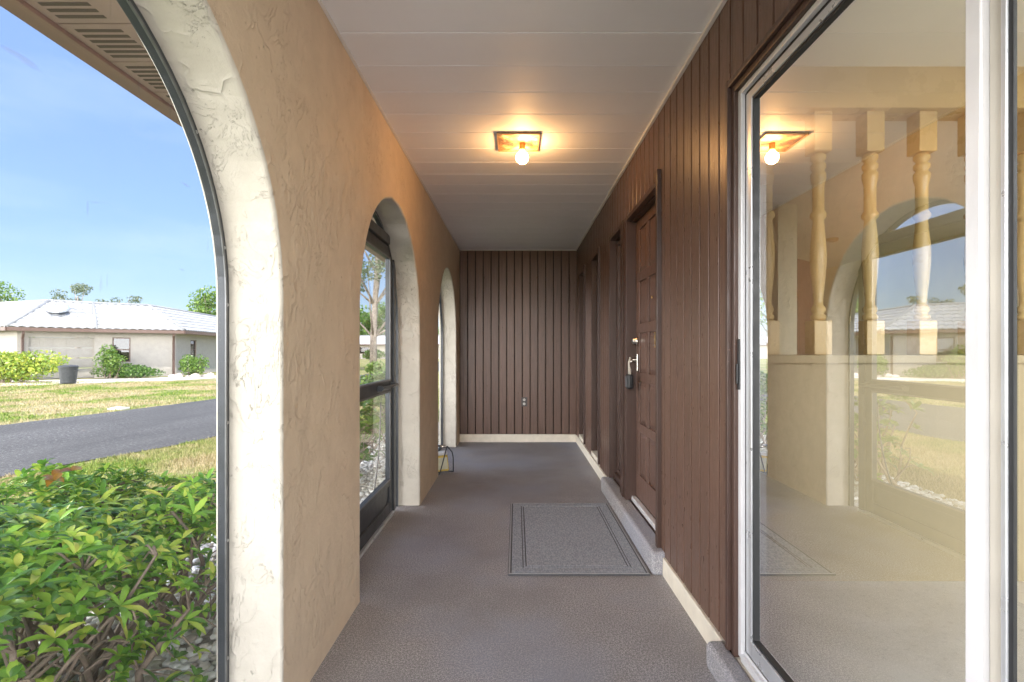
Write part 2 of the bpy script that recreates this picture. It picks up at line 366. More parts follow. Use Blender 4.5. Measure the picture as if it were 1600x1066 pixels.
# ------------------------------------------------------------------ ground
GZ = -.10; YN_ = -0.63
def sheet(name, pts, z, mat, **kw):
    b = MB(); b.add([(x, y, z) for x, y in pts], [tuple(range(len(pts)))]); return b.build(name, mat, origin=(0, 0, z), **kw)
g = MB()
xs = [-400, -120, -40, -10, 0, 10, 40, 120, 400]; g.add([(x, y, GZ) for y in xs for x in xs], [(j*9+i, j*9+i+1, (j+1)*9+i+1, (j+1)*9+i) for j in range(8) for i in range(8)])
g.build('lawn', M['lawn'], origin=(0, 0, GZ), kind='structure')
near = [(-9.0, -14), (-6.6, 0), (-5.75, 3), (-5.1, 5.1), (-4.5, 6.8), (-4.2, 9), (-4.0, 13), (-4.2, 20), (-5, 40), (-6, 90)]
far = [(-13.5, -14), (-10.4, 0), (-9.6, 4), (-8.75, 8), (-8.2, 10.5), (-7.8, 13), (-7.7, 20), (-8.5, 40), (-9.6, 90)]
def smoothline(p, n=6, amp=.05):
    o = []
    for i in range(len(p)-1):
        for k in range(n):
            t = k/n; a = Vector(p[i]).lerp(Vector(p[i+1]), t); o.append((a.x+random.uniform(-amp, amp), a.y))
    return o+[p[-1]]
sheet('asphalt_road', smoothline(near, 10, .035)+smoothline(far, 10, .035)[::-1], GZ+.012, M['asphalt'], kind='structure')
sheet('concrete_path', [(-21.9, 16.9), (-17.6, 18.6), (-14.6, 21.2), (-13.2, 24.5), (-14.6, 26.2), (-16.2, 24.3), (-18.0, 22.7), (-20.6, 21.6), (-22.6, 20.6)], GZ+.008, M['concrete'], kind='structure')
sheet('gravel_ground', [(-.94, -3), (-2.0, -3), (-2.05, 0), (-1.95, 3), (-2.02, 5.5), (-2.0, 9), (-.94, 9)], GZ+.008, M['gravel_base'], kind='structure')
# the stones of the bed
g = MB()
for i in range(8200):
    x = random.uniform(-2.03, -.95); y = random.uniform(1.5, 7.5)
    if y < 3.3 and random.random() < .0: continue
    r = random.uniform(.011, .024); ax = (r*random.uniform(.9, 1.5), r*random.uniform(.9, 1.5), r*random.uniform(.5, .85)); a = random.uniform(0, 6.3); ca, sa = math.cos(a), math.sin(a)
    jit = [random.uniform(.85, 1.12) for _ in ICV]; zz = GZ+.012+random.uniform(0, .018)
    g.add([(x+(p.x*ax[0]*ca-p.y*ax[1]*sa)*j, y+(p.x*ax[0]*sa+p.y*ax[1]*ca)*j, zz+p.z*ax[2]*j) for p, j in zip(ICV, jit)], ICF)
g.build('gravel', M['stone'], smooth=True, origin=(0, 0, GZ), kind='stuff', label='pale pebbles covering the bed along the stucco wall', cat='gravel')
sheet('bounce_apron', [(-.94, -7), (9, -7), (9, YN_), (-.94, YN_)], GZ+.010, M['concrete'], kind='structure')  # unseen pale slab added behind the porch to bounce sun onto the ceiling
sheet('patio', [(5.1, -1.3), (10.5, -1.3), (10.5, 8.6), (5.1, 8.6)], GZ+.010, M['concrete'], kind='structure')  # unseen pale slab added to bounce sun into the room
# grass
def road_x(y, line):
    for a, b in zip(line, line[1:]):
        if a[1] <= y <= b[1]: return a[0]+(b[0]-a[0])*(y-a[1])/(b[1]-a[1])
    return line[-1][0]
g = MB()
def blades(n, xa, xb, ya, yb, h, wd, test):
    c = 0
    while c < n:
        x = random.uniform(xa, xb); y = ya+(yb-ya)*random.random()
        if not test(x, y): c += 1; continue
        c += 1
        if mnoise.noise(Vector((x*.7, y*.7, 3)))>.25 and random.random() < .6: continue
        a = random.uniform(0, 6.3); hh = h*random.uniform(.5, 1.2); l = random.uniform(0, .8)*hh; ww = wd*random.uniform(.6, 1.3)
        b2 = random.uniform(0, 6.3)
        g.add([(x-math.cos(a)*ww, y-math.sin(a)*ww, GZ), (x+math.cos(a)*ww, y+math.sin(a)*ww, GZ), (x+l*math.cos(b2), y+l*math.sin(b2), GZ+hh)], [(0, 1, 2)])
blades(60000, -5.6, -1.98, 3.2, 9, .045, .005, lambda x, y: x > road_x(y, near)+.05+.05*math.sin(y*7))
blades(14000, -5, -1.98, 9, 16, .055, .009, lambda x, y: x > road_x(y, near)+.05)
blades(60000, -20, -7.6, 6.5, 21, .05, .011, lambda x, y: x < road_x(y, far)-.08 and y < 21 and x > -1.2*y)
g.build('grass', M['grass'], origin=(0, 0, GZ), kind='stuff', label='patchy green and straw coloured grass on both sides of the asphalt', cat='grass')
# small pale cover in the far lawn
e = MB(); e.box(-8.64, -8.34, 10.80, 11.05, GZ+.0, GZ+.045, None); e.box(-8.56, -8.42, 10.87, 10.98, GZ+.0452, GZ+.06)
o = e.build('utility_cover', M['concrete'], bevel=.015, label='flat white concrete utility cover lying in the grass beyond the road', cat='utility cover')

# ------------------------------------------------------------------ porch shell
XL, XR, YE, CZ = -.7236, .764, 6.504, 2.44
YN = -0.62  # porch cut off behind the viewpoint to let more daylight in
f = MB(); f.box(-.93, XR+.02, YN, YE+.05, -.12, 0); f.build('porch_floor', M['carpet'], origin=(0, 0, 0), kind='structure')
# ceiling planks with V grooves
c = MB(); y = 2.062-.236*14
prof = []
while y < YE+.02:
    prof += [(y, CZ+.008), (y+.002, CZ+.001), (y+.006, CZ), (y+.118, CZ+.001), (y+.228, CZ), (y+.234, CZ+.0015), (y+.236, CZ+.008)]; y += .236
x0, x1 = XL-.1, XR+.05
c.add([(x, a, b) for a, b in prof for x in (x0, x1)], [(2*i, 2*i+1, 2*i+3, 2*i+2) for i in range(len(prof)-1)])
c.box(x0, x1, YN, YE+.1, CZ+.02, CZ+.05)
cl = c.build('ceiling', M['ceiling'], origin=(0, 0, CZ), kind='structure')
t = MB(); t.box(XR-.016, XR-.001, YN, YE, CZ-.013, CZ-.001); t.box(XL+.001, XL+.012, YN, YE, CZ-.009, CZ-.001); t.box(XL+.013, XR-.017, YE-.014, YE-.001, CZ-.010, CZ-.001)
t.build('ceiling_trim', M['white_trim'], parent=cl)

# stucco wall with arches
AR, AZ0 = .73, 1.322
ARCH = [(.848, .73), (3.104, .73), (5.452, .705)]
wmesh = MB(); XO = -.93
NS = 40
def arcpts(cy, r, n=NS, jit=.003):
    o = []
    for k in range(n+1):
        a = math.pi*k/n; rr = r+random.uniform(-jit, jit)*min(1, 1.0*math.sin(a)**2); o.append((cy-rr*math.cos(a), AZ0+rr*math.sin(a)))
    return o
arcs = [arcpts(cy, r) for cy, r in ARCH]
top = CZ+.03
outl = [(YN, top), (YN, -.12)]
for (cy, r), ap in zip(ARCH, arcs):
    outl += [(cy-r, -.12)]+ap+[(cy+r, -.12)]
outl += [(10.0, -.12), (10.0, top)]
n = len(outl)
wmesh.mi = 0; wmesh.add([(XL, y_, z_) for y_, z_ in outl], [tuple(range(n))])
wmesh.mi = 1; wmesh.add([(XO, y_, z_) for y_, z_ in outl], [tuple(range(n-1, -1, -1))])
for k in range(n):
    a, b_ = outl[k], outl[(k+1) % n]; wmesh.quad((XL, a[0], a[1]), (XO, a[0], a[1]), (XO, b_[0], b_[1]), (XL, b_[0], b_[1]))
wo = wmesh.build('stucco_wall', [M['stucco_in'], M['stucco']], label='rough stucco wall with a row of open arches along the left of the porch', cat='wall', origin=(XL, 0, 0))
import bmesh
bm = bmesh.new(); bm.from_mesh(wo.data); bmesh.ops.remove_doubles(bm, verts=bm.verts, dist=1e-5); bmesh.ops.recalc_face_normals(bm, faces=bm.faces); bm.to_mesh(wo.data); bm.free()
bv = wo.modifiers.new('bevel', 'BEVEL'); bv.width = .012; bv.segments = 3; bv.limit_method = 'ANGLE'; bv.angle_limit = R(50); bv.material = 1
for p in wo.data.polygons: p.use_smooth = False

# siding: boards with real grooves, cut round openings
def boards_y(b, X0, X1, ya, yb, openings, zlo, zhi, pitch=.102, gap=.011, start=None):
    y = start if start is not None else ya
    while y < yb-1e-6:
        a, c2 = max(y+gap/2, ya), min(y+pitch-gap/2, yb); y += pitch
        if c2-a < .004: continue
        cuts = sorted({a, c2} | {v for o in openings for v in (o[0], o[1]) if a < v < c2})
        for p, q in zip(cuts, cuts[1:]):
            mid = (p+q)/2; segs = [(zlo, zhi)]
            for o in openings:
                if o[0] < mid < o[1]:
                    ns_ = []
                    for s0, s1 in segs:
                        if o[2] > s0: ns_.append((s0, min(o[2], s1)))
                        if o[3] < s1: ns_.append((max(o[3], s0), s1))
                    segs = ns_
            for s0, s1 in segs:
                if s1-s0 > .002: b.box(X0, X1, p, q, s0, s1)
OPEN = [(2.72, 4.215, .0, 2.09), (4.70, 5.22, .13, 2.09), (5.70, 6.24, .13, 2.09), (-.30, 1.808, .0, 2.085)]
root = empty('siding_wall', (XR, 3, 0), 'brown vertical board siding wall along the right of the porch, cut by the entry and windows', 'wall')
b = MB(); boards_y(b, XR, XR+.014, YN, YE, OPEN, .095, CZ+.004, start=1.931-.102*60)
b.build('siding', M['siding'], parent=root, bevel=.0018, seg=1)
def wall_y(b, X0, X1, ya, yb, openings, zlo, zhi):
    cuts = sorted({ya, yb} | {v for o in openings for v in (o[0], o[1]) if ya < v < yb})
    for p, q in zip(cuts, cuts[1:]):
        mid = (p+q)/2; op = [o for o in openings if o[0] < mid < o[1]]
        if not op: b.box(X0, X1, p, q, zlo, zhi)
        else:
            o = op[0]
            if o[2] > zlo: b.box(X0, X1, p, q, zlo, o[2])
            if o[3] < zhi: b.box(X0, X1, p, q, o[3], zhi)
b = MB(); wall_y(b, XR+.0145, XR+.03, YN, 8.6, OPEN, -.1, CZ+.02); b.build('backing_board', M['backing'], parent=root)
b = MB(); wall_y(b, XR+.031, XR+.115, YN, 8.6, OPEN, -.1, CZ+.03); b.build('inner_wall', M['int_wall'], parent=root)
b = MB()
for y0, y1 in ((1.89, 2.645), (4.25, YE)): b.box(XR-.010, XR+.0155, y0, y1, -.01, .092)
b.build('base_board', M['base_paint'], parent=root, bevel=.004)
# end wall
er = empty('end_wall', (0, YE, 0), 'brown vertical board siding wall closing the far end of the porch', 'wall')
b = MB(); x = XL+.004
while x < XR:
    b.box(x+.0055, min(x+.0937, XR-.001), YE, YE+.014, .10, CZ+.004); x += .0992
b.build('siding', M['siding'], parent=er, bevel=.0018, seg=1)
b = MB(); b.box(XL, XR, YE+.0145, YE+.06, -.1, CZ+.02); b.build('backing_board', M['backing'], parent=er)
b = MB(); b.box(XL, XR-.011, YE-.011, YE+.0155, -.01, .097); b.build('base_board', M['base_paint'], parent=er, bevel=.004)
# outlet
o = empty('power_outlet', (.098, YE, .51), 'small dark double power outlet low on the far brown wall', 'outlet')
b = MB(); b.box(.060, .136, YE-.007, YE-.0005, .452, .568); b.build('cover_plate', simple('outlet_plate', (.07, .06, .055), .4), parent=o, bevel=.002)
for dz in (-.026, .026):
    b = MB(); b.lathe([(.0165, 0), (.0165, -.004), (.014, -.005)], (.098, YE-.007, .51+dz), 14, 'y'); s = b.build('socket', simple('outlet_socket', (.5, .48, .45), .35), parent=o)
    b = MB(); b.box(.091, .093, YE-.0135, YE-.0121, .505+dz, .515+dz); b.box(.102, .104, YE-.0135, YE-.0121, .505+dz, .515+dz); b.build('slot', M['black'], parent=s)

# carpeted steps
def step(name, x0, x1, y0, y1, z1, label):
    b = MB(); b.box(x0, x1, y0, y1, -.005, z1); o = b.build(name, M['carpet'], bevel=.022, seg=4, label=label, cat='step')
    return o
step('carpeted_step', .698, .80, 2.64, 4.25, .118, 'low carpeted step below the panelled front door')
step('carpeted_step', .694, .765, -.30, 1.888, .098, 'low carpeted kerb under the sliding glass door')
b = MB(); b.box(.7655, .80, -.29, 1.80, -.005, .090); b.build('door_curb', M['base_paint'], parent=root)

# ------------------------------------------------------------------ front door and sidelight
d = empty('front_door', (.85, 3.17, .13), 'closed brown panelled front door with silver lever and deadbolt', 'door')
DX = .834
b = MB()
ys = [2.775, 2.845, 3.035, 3.095, 3.28 - .0, 3.30, 3.485, 3.568]
Y0, Y1, Z0, Z1 = 2.765, 3.568, .152, 2.052
cols_ = [(2.82, 2.99), (3.055, 3.23), (3.295, 3.475)]
rows_ = [(.315, .610), (.668, .950), (1.010, 1.280), (1.342, 1.628), (1.690, 1.985)]
b.box(DX+.012, DX+.045, Y0, Y1, Z0, Z1)
zs = [Z0]+[v for r in rows_ for v in r]+[Z1]
for i in range(0, len(zs), 2): b.box(DX, DX+.0125, Y0, Y1, zs[i], zs[i+1])
yy = [Y0]+[v for c_ in cols_ for v in c_]+[Y1]
for i in range(0, len(yy), 2):
    for z0, z1 in rows_: b.box(DX, DX+.0125, yy[i], yy[i+1], z0-.0005, z1+.0005)
b.build('door_leaf', M['door'], parent=d, bevel=.003)
for y0, y1 in cols_:
    for z0, z1 in rows_:
        b = MB()
        iy0, iy1, iz0, iz1 = y0+.004, y1-.004, z0+.004, z1-.004; m_ = .024
        A = [(DX+.0118, iy0, iz0), (DX+.0118, iy1, iz0), (DX+.0118, iy1, iz1), (DX+.0118, iy0, iz1)]
        B = [(DX+.002, iy0+m_, iz0+m_), (DX+.002, iy1-m_, iz0+m_), (DX+.002, iy1-m_, iz1-m_), (DX+.002, iy0+m_, iz1-m_)]
        b.add(A+B, [(4, 7, 6, 5), (0, 4, 5, 1), (1, 5, 6, 2), (2, 6, 7, 3), (3, 7, 4, 0), (0, 1, 2, 3)]); b.build('door_panel', M['door'], parent=d)
b = MB(); b.lathe([(.031, 0), (.031, -.012), (.024, -.018), (.023, -.034), (.018, -.037)], (DX, 3.525, 1.225), 20, 'x'); db = b.build('deadbolt', M['chrome'], parent=d, smooth=True)
b = MB(); b.box(DX-.0405, DX-.037, 3.521, 3.529, 1.214, 1.236); b.build('keyhole', M['black'], parent=db)
b = MB(); b.box(DX-.012, DX, 3.500, 3.552, 1.018, 1.140); hp = b.build('handle_plate', M['chrome'], parent=d, bevel=.006)
b = MB(); b.tube([(DX-.012, 3.526, 1.095), (DX-.045, 3.526, 1.097), (DX-.058, 3.515, 1.096), (DX-.062, 3.46, 1.090), (DX-.060, 3.43, 1.086)], [.011, .010, .010, .009, .007], 12); b.build('lever', M['chrome'], parent=hp, smooth=True)
b = MB(); b.lathe([(.009, 0), (.009, -.004), (.006, -.006)], (DX, 3.145, 1.488), 12, 'x'); b.build('peephole', M['brass'], parent=d)
b = MB(); b.box(DX-.010, DX-.0005, 3.008, 3.068, 1.178, 1.272); bp = b.build('brass_plate', M['brass'], parent=d, bevel=.002)
for z in (1.192, 1.225, 1.258): 
    q = MB(); q.lathe([(.005, 0), (.005, -.002), (.003, -.003)], (DX-.010, 3.058, z), 8, 'x'); q.build('screw', M['screw'], parent=bp)
b = MB(); b.box(.801, .8335, 2.765, 3.568, .118, .150); b.build('threshold', M['alum_white'], parent=d, bevel=.004)
b = MB()
b.box(.7405, .782, 2.700, 2.732, .118, 2.118)          # proud near casing
b.box(.7825, .875, 2.722, 2.764, .118, 2.09)           # near jamb
b.box(.7615, .875, 3.570, 3.763, .118, 2.0895)         # mullion to sidelight
b.box(.7625, .80, 2.733, 4.214, 2.0605, 2.0885); b.box(.801, .876, 2.765, 4.19, 2.055, 2.0880)
b.box(.7600, .876, 4.190, 4.2145, .118, 2.0885)
b.box(.7545, .7605, 3.640, 3.700, .118, 2.0895)
b.build('door_frame', M['trim'], parent=d, bevel=.003)
b = MB(); b.box(.801, .876, 3.7635, 4.1895, .10, .150); b.box(.80, .876, 2.765, 3.569, .02, .117); b.build('sill_board', M['trim'], parent=d)
def tallwin(name, y0, y1, z0, z1, label, casing=True, gy=.835):
    w_ = empty(name, (.82, (y0+y1)/2, z0), label, 'window', 'tall narrow windows of the entry wall')
    b = MB()
    if casing: b.box(.7445, .782, y0-.022, y0+.008, z0-.012, z1+.02)
    if casing:
        b.box(.7605, .87, y0+.0085, y0+.022, z0+.012, z1-.001); b.box(.7610, .87, y1-.014, y1-.0005, z0+.012, z1-.001); b.box(.7605, .87, y0+.022, y1-.0145, z1-.016, z1-.001)
    fy0, fy1 = y0+.0225, y1-.0148; b.box(gy-.014, gy+.014, fy0, fy0+.026, z0+.014, z1-.017); b.box(gy-.014, gy+.014, fy1-.026, fy1, z0+.014, z1-.017)
    b.box(gy-.014, gy+.014, fy0+.0262, fy1-.0262, z0+.014, z0+.044); b.box(gy-.014, gy+.014, fy0+.0262, fy1-.0262, z1-.045, z1-.017)
    b.build('frame', M['trim'], parent=w_, bevel=.002)
    b = MB(); b.quad((gy, fy0+.02, z0+.04), (gy, fy1-.02, z0+.04), (gy, fy1-.02, z1-.04), (gy, fy0+.02, z1-.04)); b.build('glass_pane', M['glass'], parent=w_)
    b = MB(); n = 40; vs = []
    for k in range(n+1):
        yk = fy0+.01+(fy1-fy0-.02)*k/n; xk = gy+.055+.012*math.sin(k*1.35)
        vs += [(xk, yk, z0+.03), (xk, yk, z1-.02)]
    b.add(vs, [(2*k, 2*k+1, 2*k+3, 2*k+2) for k in range(n)]); b.build('curtain', M['curtain'], parent=w_, smooth=True)
    b = MB(); b.box(XR-.002 if casing else .80, .87, y0+.001, y1-.001, z0-.03, z0+.012); b.build('sill', M['base_paint'] if casing else M['trim'], parent=w_, bevel=.003)
    return w_
tallwin('sidelight_window', 3.763-.0225, 4.190+.0148, .15, 2.055, 'narrow curtained sidelight set in the frame of the panelled front door', casing=False)
tallwin('narrow_window', 4.70, 5.22, .13, 2.09, 'tall narrow recessed window next beyond the entry sidelight')
tallwin('narrow_window', 5.70, 6.24, .13, 2.09, 'tall narrow recessed window nearest the far brown end wall')
# key lock box hanging on the lever
kb = empty('key_lock_box', (.775, 3.475, .90), 'black key lock box hanging by its looped shackle from the door lever', 'lock box')
kx, ky = .768, 3.475
b = MB(); b.box(kx-.022, kx+.022, ky-.036, ky+.036, .900, 1.000); b.build('lock_body', M['black'], parent=kb, bevel=.014, seg=4)
b = MB(); b.box(kx-.026, kx-.0222, ky-.026, ky+.026, .912, .985); b.build('front_cover', simple('grey_cover', (.10, .11, .13), .35), parent=kb, bevel=.004)
b = MB(); pts = [(kx, ky-.020, .995), (kx, ky-.022, 1.03), (kx-.012, ky-.030, 1.07), (kx+.004, ky-.012, 1.108), (kx+.006, ky+.01, 1.112), (kx, ky+.024, 1.08), (kx, ky+.020, 1.03), (kx, ky+.018, .995)]
b.tube(pts, .0058, 10); b.build('shackle', simple('shackle_vinyl', (.55, .52, .46), .4), parent=kb, smooth=True)

# ------------------------------------------------------------------ sliding glass door
s = empty('sliding_glass_door', (.80, .75, .10), 'white framed sliding glass patio door mirroring the arches, at the right edge', 'sliding door')
b = MB()
b.box(.7445, .785, 1.8085, 1.828, .10, 2.115); b.box(.7445, .785, -.30, 1.808, 2.0855, 2.108)
b.box(.758, .800, 1.785, 1.8075, .09, 2.0845); b.box(.758, .800, -.30, 1.7845, 2.062, 2.0845)
b.build('timber_surround', M['trim'], parent=s, bevel=.003)
b = MB()
b.box(.772, .860, 1.760, 1.7845, .10, 2.0615); b.box(.772, .860, -.30, 1.7595, 2.043, 2.0615); b.box(.770, .860, -.30, 1.7595, .092, .118)
b.box(.780, .784, -.30, 1.7595, .1182, .130); b.box(.815, .819, -.30, 1.7595, .1182, .130)
b.build('outer_frame', M['alum_white'], parent=s, bevel=.002)
b = MB(); b.box(.786, .812, 1.751, 1.7598, .13, 2.04); b.box(.786, .81, .91, 1.75, 2.034, 2.0428); b.build('weather_strip', M['gasket'], parent=s)
p1 = MB()
p1.box(.7845, .8145, 1.712, 1.750, .131, 2.0335); p1.box(.7845, .8145, .897, 1.7118, 2.008, 2.0335); p1.box(.7845, .8145, .897, 1.7118, .131, .186)
pan = p1.build('fixed_panel', M['alum_grey'], parent=s, bevel=.002)
b = MB(); b.box(.790, .809, 1.7035, 1.7118, .186, 2.008); b.box(.790, .809, .897, 1.7034, 1.9995, 2.0078); b.box(.790, .809, .897, 1.7034, .1862, .194); b.build('glazing_gasket', M['gasket'], parent=pan)
b = MB(); b.quad((.80, .895, .19), (.80, 1.705, .19), (.80, 1.705, 2.003), (.80, .895, 2.003)); b.build('glass_pane', M['glass'], parent=pan)
b = MB(); b.box(.7845, .815, .8655, .8965, .12, 2.042); st = b.build('meeting_stile', M['alum_white'], parent=s, bevel=.003)
b = MB(); b.box(.799, .815, .8375, .8652, .12, 2.042); b.build('interlock', M['alum_beige'], parent=st, bevel=.001)
b = MB(); b.box(.791, .803, .8270, .8372, .12, 2.042); b.build('inner_edge', M['alum_grey'], parent=st, bevel=.002)
b = MB(); b.box(.795, .801, .8190, .8268, .12, 2.042); b.build('dark_gasket', M['gasket'], parent=st)
p2 = MB(); p2.box(.785, .812, -.28, .8185, 2.000, 2.042); p2.box(.785, .812, -.28, .8185, .1305, .186); p2.box(.785, .812, -.30, -.282, .131, 2.042)
pan2 = p2.build('moving_panel', M['alum_grey'], parent=s, bevel=.002)
b = MB(); b.quad((.798, -.28, .18), (.798, .8188, .18), (.798, .8188, 2.003), (.798, -.28, 2.003)); b.build('glass_pane', M['glass'], parent=pan2)
b = MB(); b.box(.7665, .7715, 1.764, 1.779, 1.025, 1.20); b.box(.760, .7662, 1.767, 1.776, 1.045, 1.115); b.build('latch', M['black'], parent=s, bevel=.002)

# ------------------------------------------------------------------ room behind the glass
f = MB(); f.box(.80+.0605, 5.0, -.62, 8.6, -.1, .088); f.build('interior_floor', M['slab'], origin=(0, 0, .088), kind='structure')
f = MB(); f.box(.875, 5.1, -.62, 8.6, 2.475, 2.52); f.build('interior_ceiling', M['int_ceil'], origin=(0, 0, 2.475), kind='structure')
iw = empty('interior_wall', (3, 8.5, .09), 'yellow walls of the room behind the sliding glass door', 'wall')
b = MB(); b.box(.879, 5.1, 8.5, 8.6, .088, 2.475)
wall_y(b, 5.0, 5.1, -.62, 8.5, [(-.5, 2.2, .45, 2.2), (2.62, 4.6, .3, 2.25)], .088, 2.475)  # unseen openings added so daylight fills the room
b.build('wall_panel', M['int_wall'], parent=iw)
b = MB(); b.box(2.35, 2.52, 4.6, 8.5, .088, 2.475); b.box(.88, 1.05, 8.38, 8.4995, .088, 2.1); b.build('partition', M['int_wall'], parent=iw)
b = MB(); b.box(1.98, 2.34, 6.0, 6.04, .088, 2.06); b.build('white_door_trim', M['int_ceil'], parent=iw)
kn = empty('knee_wall', (1.9, 2.45, .088), 'tan half wall behind the sliding glass, carrying the row of yellow spindles', 'half wall')
b = MB(); b.box(.879, 2.95, 2.38, 2.50, .088, 1.10); b.build('wall_body', M['knee'], parent=kn)
b = MB(); b.box(.879, 2.97, 2.355, 2.525, 1.1002, 1.140); b.build('wall_cap', M['knee'], parent=kn, bevel=.005)
b = MB(); b.box(.879, 4.99, 2.37, 2.51, 2.285, 2.475); b.build('header_beam', M['spindle'], parent=kn)
bx0 = [(.042, 0), (.042, .001)]
prof = [(.020, .16), (.033, .170), (.033, .185), (.023, .195), (.031, .210), (.031, .222), (.022, .235), (.020, .26), (.028, .34), (.036, .44), (.036, .50), (.026, .62), (.024, .64), (.036, .655), (.036, .668), (.026, .685), (.026, .80), (.034, .84), (.034, .86), (.024, .875), (.034, .888), (.034, .903), (.022, .915), (.034, .93), (.034, .945), (.022, .958)]
for i in range(9):
    X = .945+.2465*i
    sp = empty('spindle', (X, 2.44, 1.14), None, None)
    if i > 6: lab = 'yellow turned spindle hidden behind the aluminium stile of the sliding door'
    lab = ['yellow turned wooden spindle standing hard against the entry wall, first of the row',
           'yellow turned wooden spindle just inside the white jamb of the sliding door',
           'yellow turned wooden spindle in front of the brown interior door',
           'yellow turned wooden spindle seen above the crown of the mirrored arch',
           'yellow turned wooden spindle last before the white meeting stile',
           'yellow turned wooden spindle at the edge of the white meeting stile'][i] if i < 6 else 'yellow turned wooden spindle hidden by the meeting stile of the sliding door'
    tag(sp, lab, 'spindle', 'yellow spindles on the half wall')
    b = MB(); b.lathe(prof, (X, 2.44, 1.14), 16); b.build('turned_shaft', M['spindle'], parent=sp, smooth=True)
    b = MB(); b.box(X-.042, X+.042, 2.398, 2.482, 1.1402, 1.302); b.build('bottom_block', M['spindle'], parent=sp, bevel=.004)
    b = MB(); b.box(X-.042, X+.042, 2.398, 2.482, 2.097, 2.2848); b.build('top_block', M['spindle'], parent=sp, bevel=.004)
    if i >= 7:
        for ch in list(sp.children): bpy.data.objects.remove(ch)
        bpy.data.objects.remove(sp)
idr = empty('interior_door', (2.75, 5.1, .088), 'brown wooden interior door standing ajar behind the spindles', 'door')
Mx = Matrix.Translation((2.62, 5.0, .09)) @ Matrix.Rotation(R(38), 4, 'Z')
b = MB(); b.box(0, .78, 0, .04, 0, 2.0, Mx); b.build('door_leaf', M['in_door'], parent=idr, bevel=.003)
b = MB(); kp = Mx @ Vector((.70, -.03, .95)); b.lathe([(.02, -.02), (.028, 0), (.02, .02)], kp, 12, 'y'); b.build('knob', M['brass'], parent=idr, smooth=True)
b = MB(); b.lathe([(.065, 0), (.065, -.025), (.05, -.035)], (3.70, 6.0, 2.4745), 20); b.build('smoke_detector', M['spindle'], label='round smoke detector on the ceiling of the room behind the glass', cat='smoke detector')

# ------------------------------------------------------------------ roof of this house
rf = empty('porch_roof', (0, 2, 2.4), 'low roof over the porch with a brown vented eave', 'roof')
b = MB(); ex = -1.86
b.add([(ex, -0.9, 2.56), (ex, 10.5, 2.56), (4, 10.5, 4.2), (4, -0.9, 4.2), (9, 10.5, 2.8), (9, -0.9, 2.8), (ex, -0.9, 2.53), (ex, 10.5, 2.53), (9, 10.5, 2.53), (9, -0.9, 2.53)],
      [(0, 3, 2, 1), (3, 5, 4, 2), (6, 7, 8, 9), (0, 1, 7, 6), (5, 9, 8, 4), (0, 6, 9, 5, 3), (1, 2, 4, 8, 7)])
b.build('roof_deck', M['tile'], parent=rf)
b = MB(); y = -0.86
while y < 10.4:
    b.box(-1.715, -.931, y, y+.246, 2.378, 2.386); y += .252
so_ = b.build('soffit', M['soffit'], parent=rf, bevel=.0015, seg=1)
b = MB(); y = -0.86
while y < 10.3:
    for k in range(6): b.box(-1.675, -1.50, y+.028+k*.034, y+.045+k*.034, 2.3765, 2.3779)
    y += .252
b.build('vent_slots', M['vent'], parent=so_)
b = MB(); b.box(-1.715, -.931, -.85, 10.4, 2.387, 2.40); b.build('soffit_board', M['vent'], parent=rf)
b = MB(); b.box(-1.742, -1.716, -.9, 10.5, 2.362, 2.53); b.build('fascia', M['fascia'], parent=rf, bevel=.003)
b = MB(); P = [(-1.745, 2.372), (-1.815, 2.372), (-1.862, 2.42), (-1.866, 2.50), (-1.852, 2.505), (-1.852, 2.43), (-1.810, 2.380), (-1.745, 2.380)]
n = len(P); b.add([(x, yy_, z) for yy_ in (-.9, 10.5) for x, z in P], [(i, i+n, (i+1) % n+n, (i+1) % n) for i in range(n)]+[tuple(range(n)), tuple(range(2*n-1, n-1, -1))])
b.build('gutter', M['fascia'], parent=rf)

# ------------------------------------------------------------------ arch screens
def arch_frame(b, cy, r, x0, x1, wd, zb=.0):
    ro, ri = r-.001, r-.001-wd
    path = [(-1, zb)]+[(0, 0)]
    outer = [(cy-ro, zb)]+[(cy-ro*math.cos(math.pi*k/36), AZ0+ro*math.sin(math.pi*k/36)) for k in range(37)]+[(cy+ro, zb)]
    inner = [(cy-ri, zb)]+[(cy-ri*math.cos(math.pi*k/36), AZ0+ri*math.sin(math.pi*k/36)) for k in range(37)]+[(cy+ri, zb)]
    n = len(outer); vs = []
    for (oy, oz), (iy, iz) in zip(outer, inner): vs += [(x0, oy, oz), (x1, oy, oz), (x1, iy, iz), (x0, iy, iz)]
    fs = []
    for i in range(n-1):
        for k in range(4): fs.append((4*i+k, 4*i+4+k, 4*i+4+(k+1) % 4, 4*i+(k+1) % 4))
    fs += [(0, 1, 2, 3), (4*n-1, 4*n-2, 4*n-3, 4*n-4)]
    b.add(vs, fs); return inner
def add_screws(parent, cy, r, x, sides=True):
    pos = [(cy+r-.014, .22+.36*k) for k in range(4)]+[(cy-r+.014, .22+.36*k) for k in range(4)]
    pos += [(cy-(r-.014)*math.cos(a), AZ0+(r-.014)*math.sin(a)) for a in [R(12+26*k) for k in range(7)]]
    for (y_, z_) in pos:
        q = MB(); q.lathe([(.0055, 0), (.0052, .0025), (.003, .0045)], (x, y_, z_), 8, 'x'); q.build('screw', M['screw'], parent=parent, smooth=True)
labels = {0: 'dark framed insect screen filling the large near arch', 2: 'dark framed insect screen filling the far narrow looking arch'}
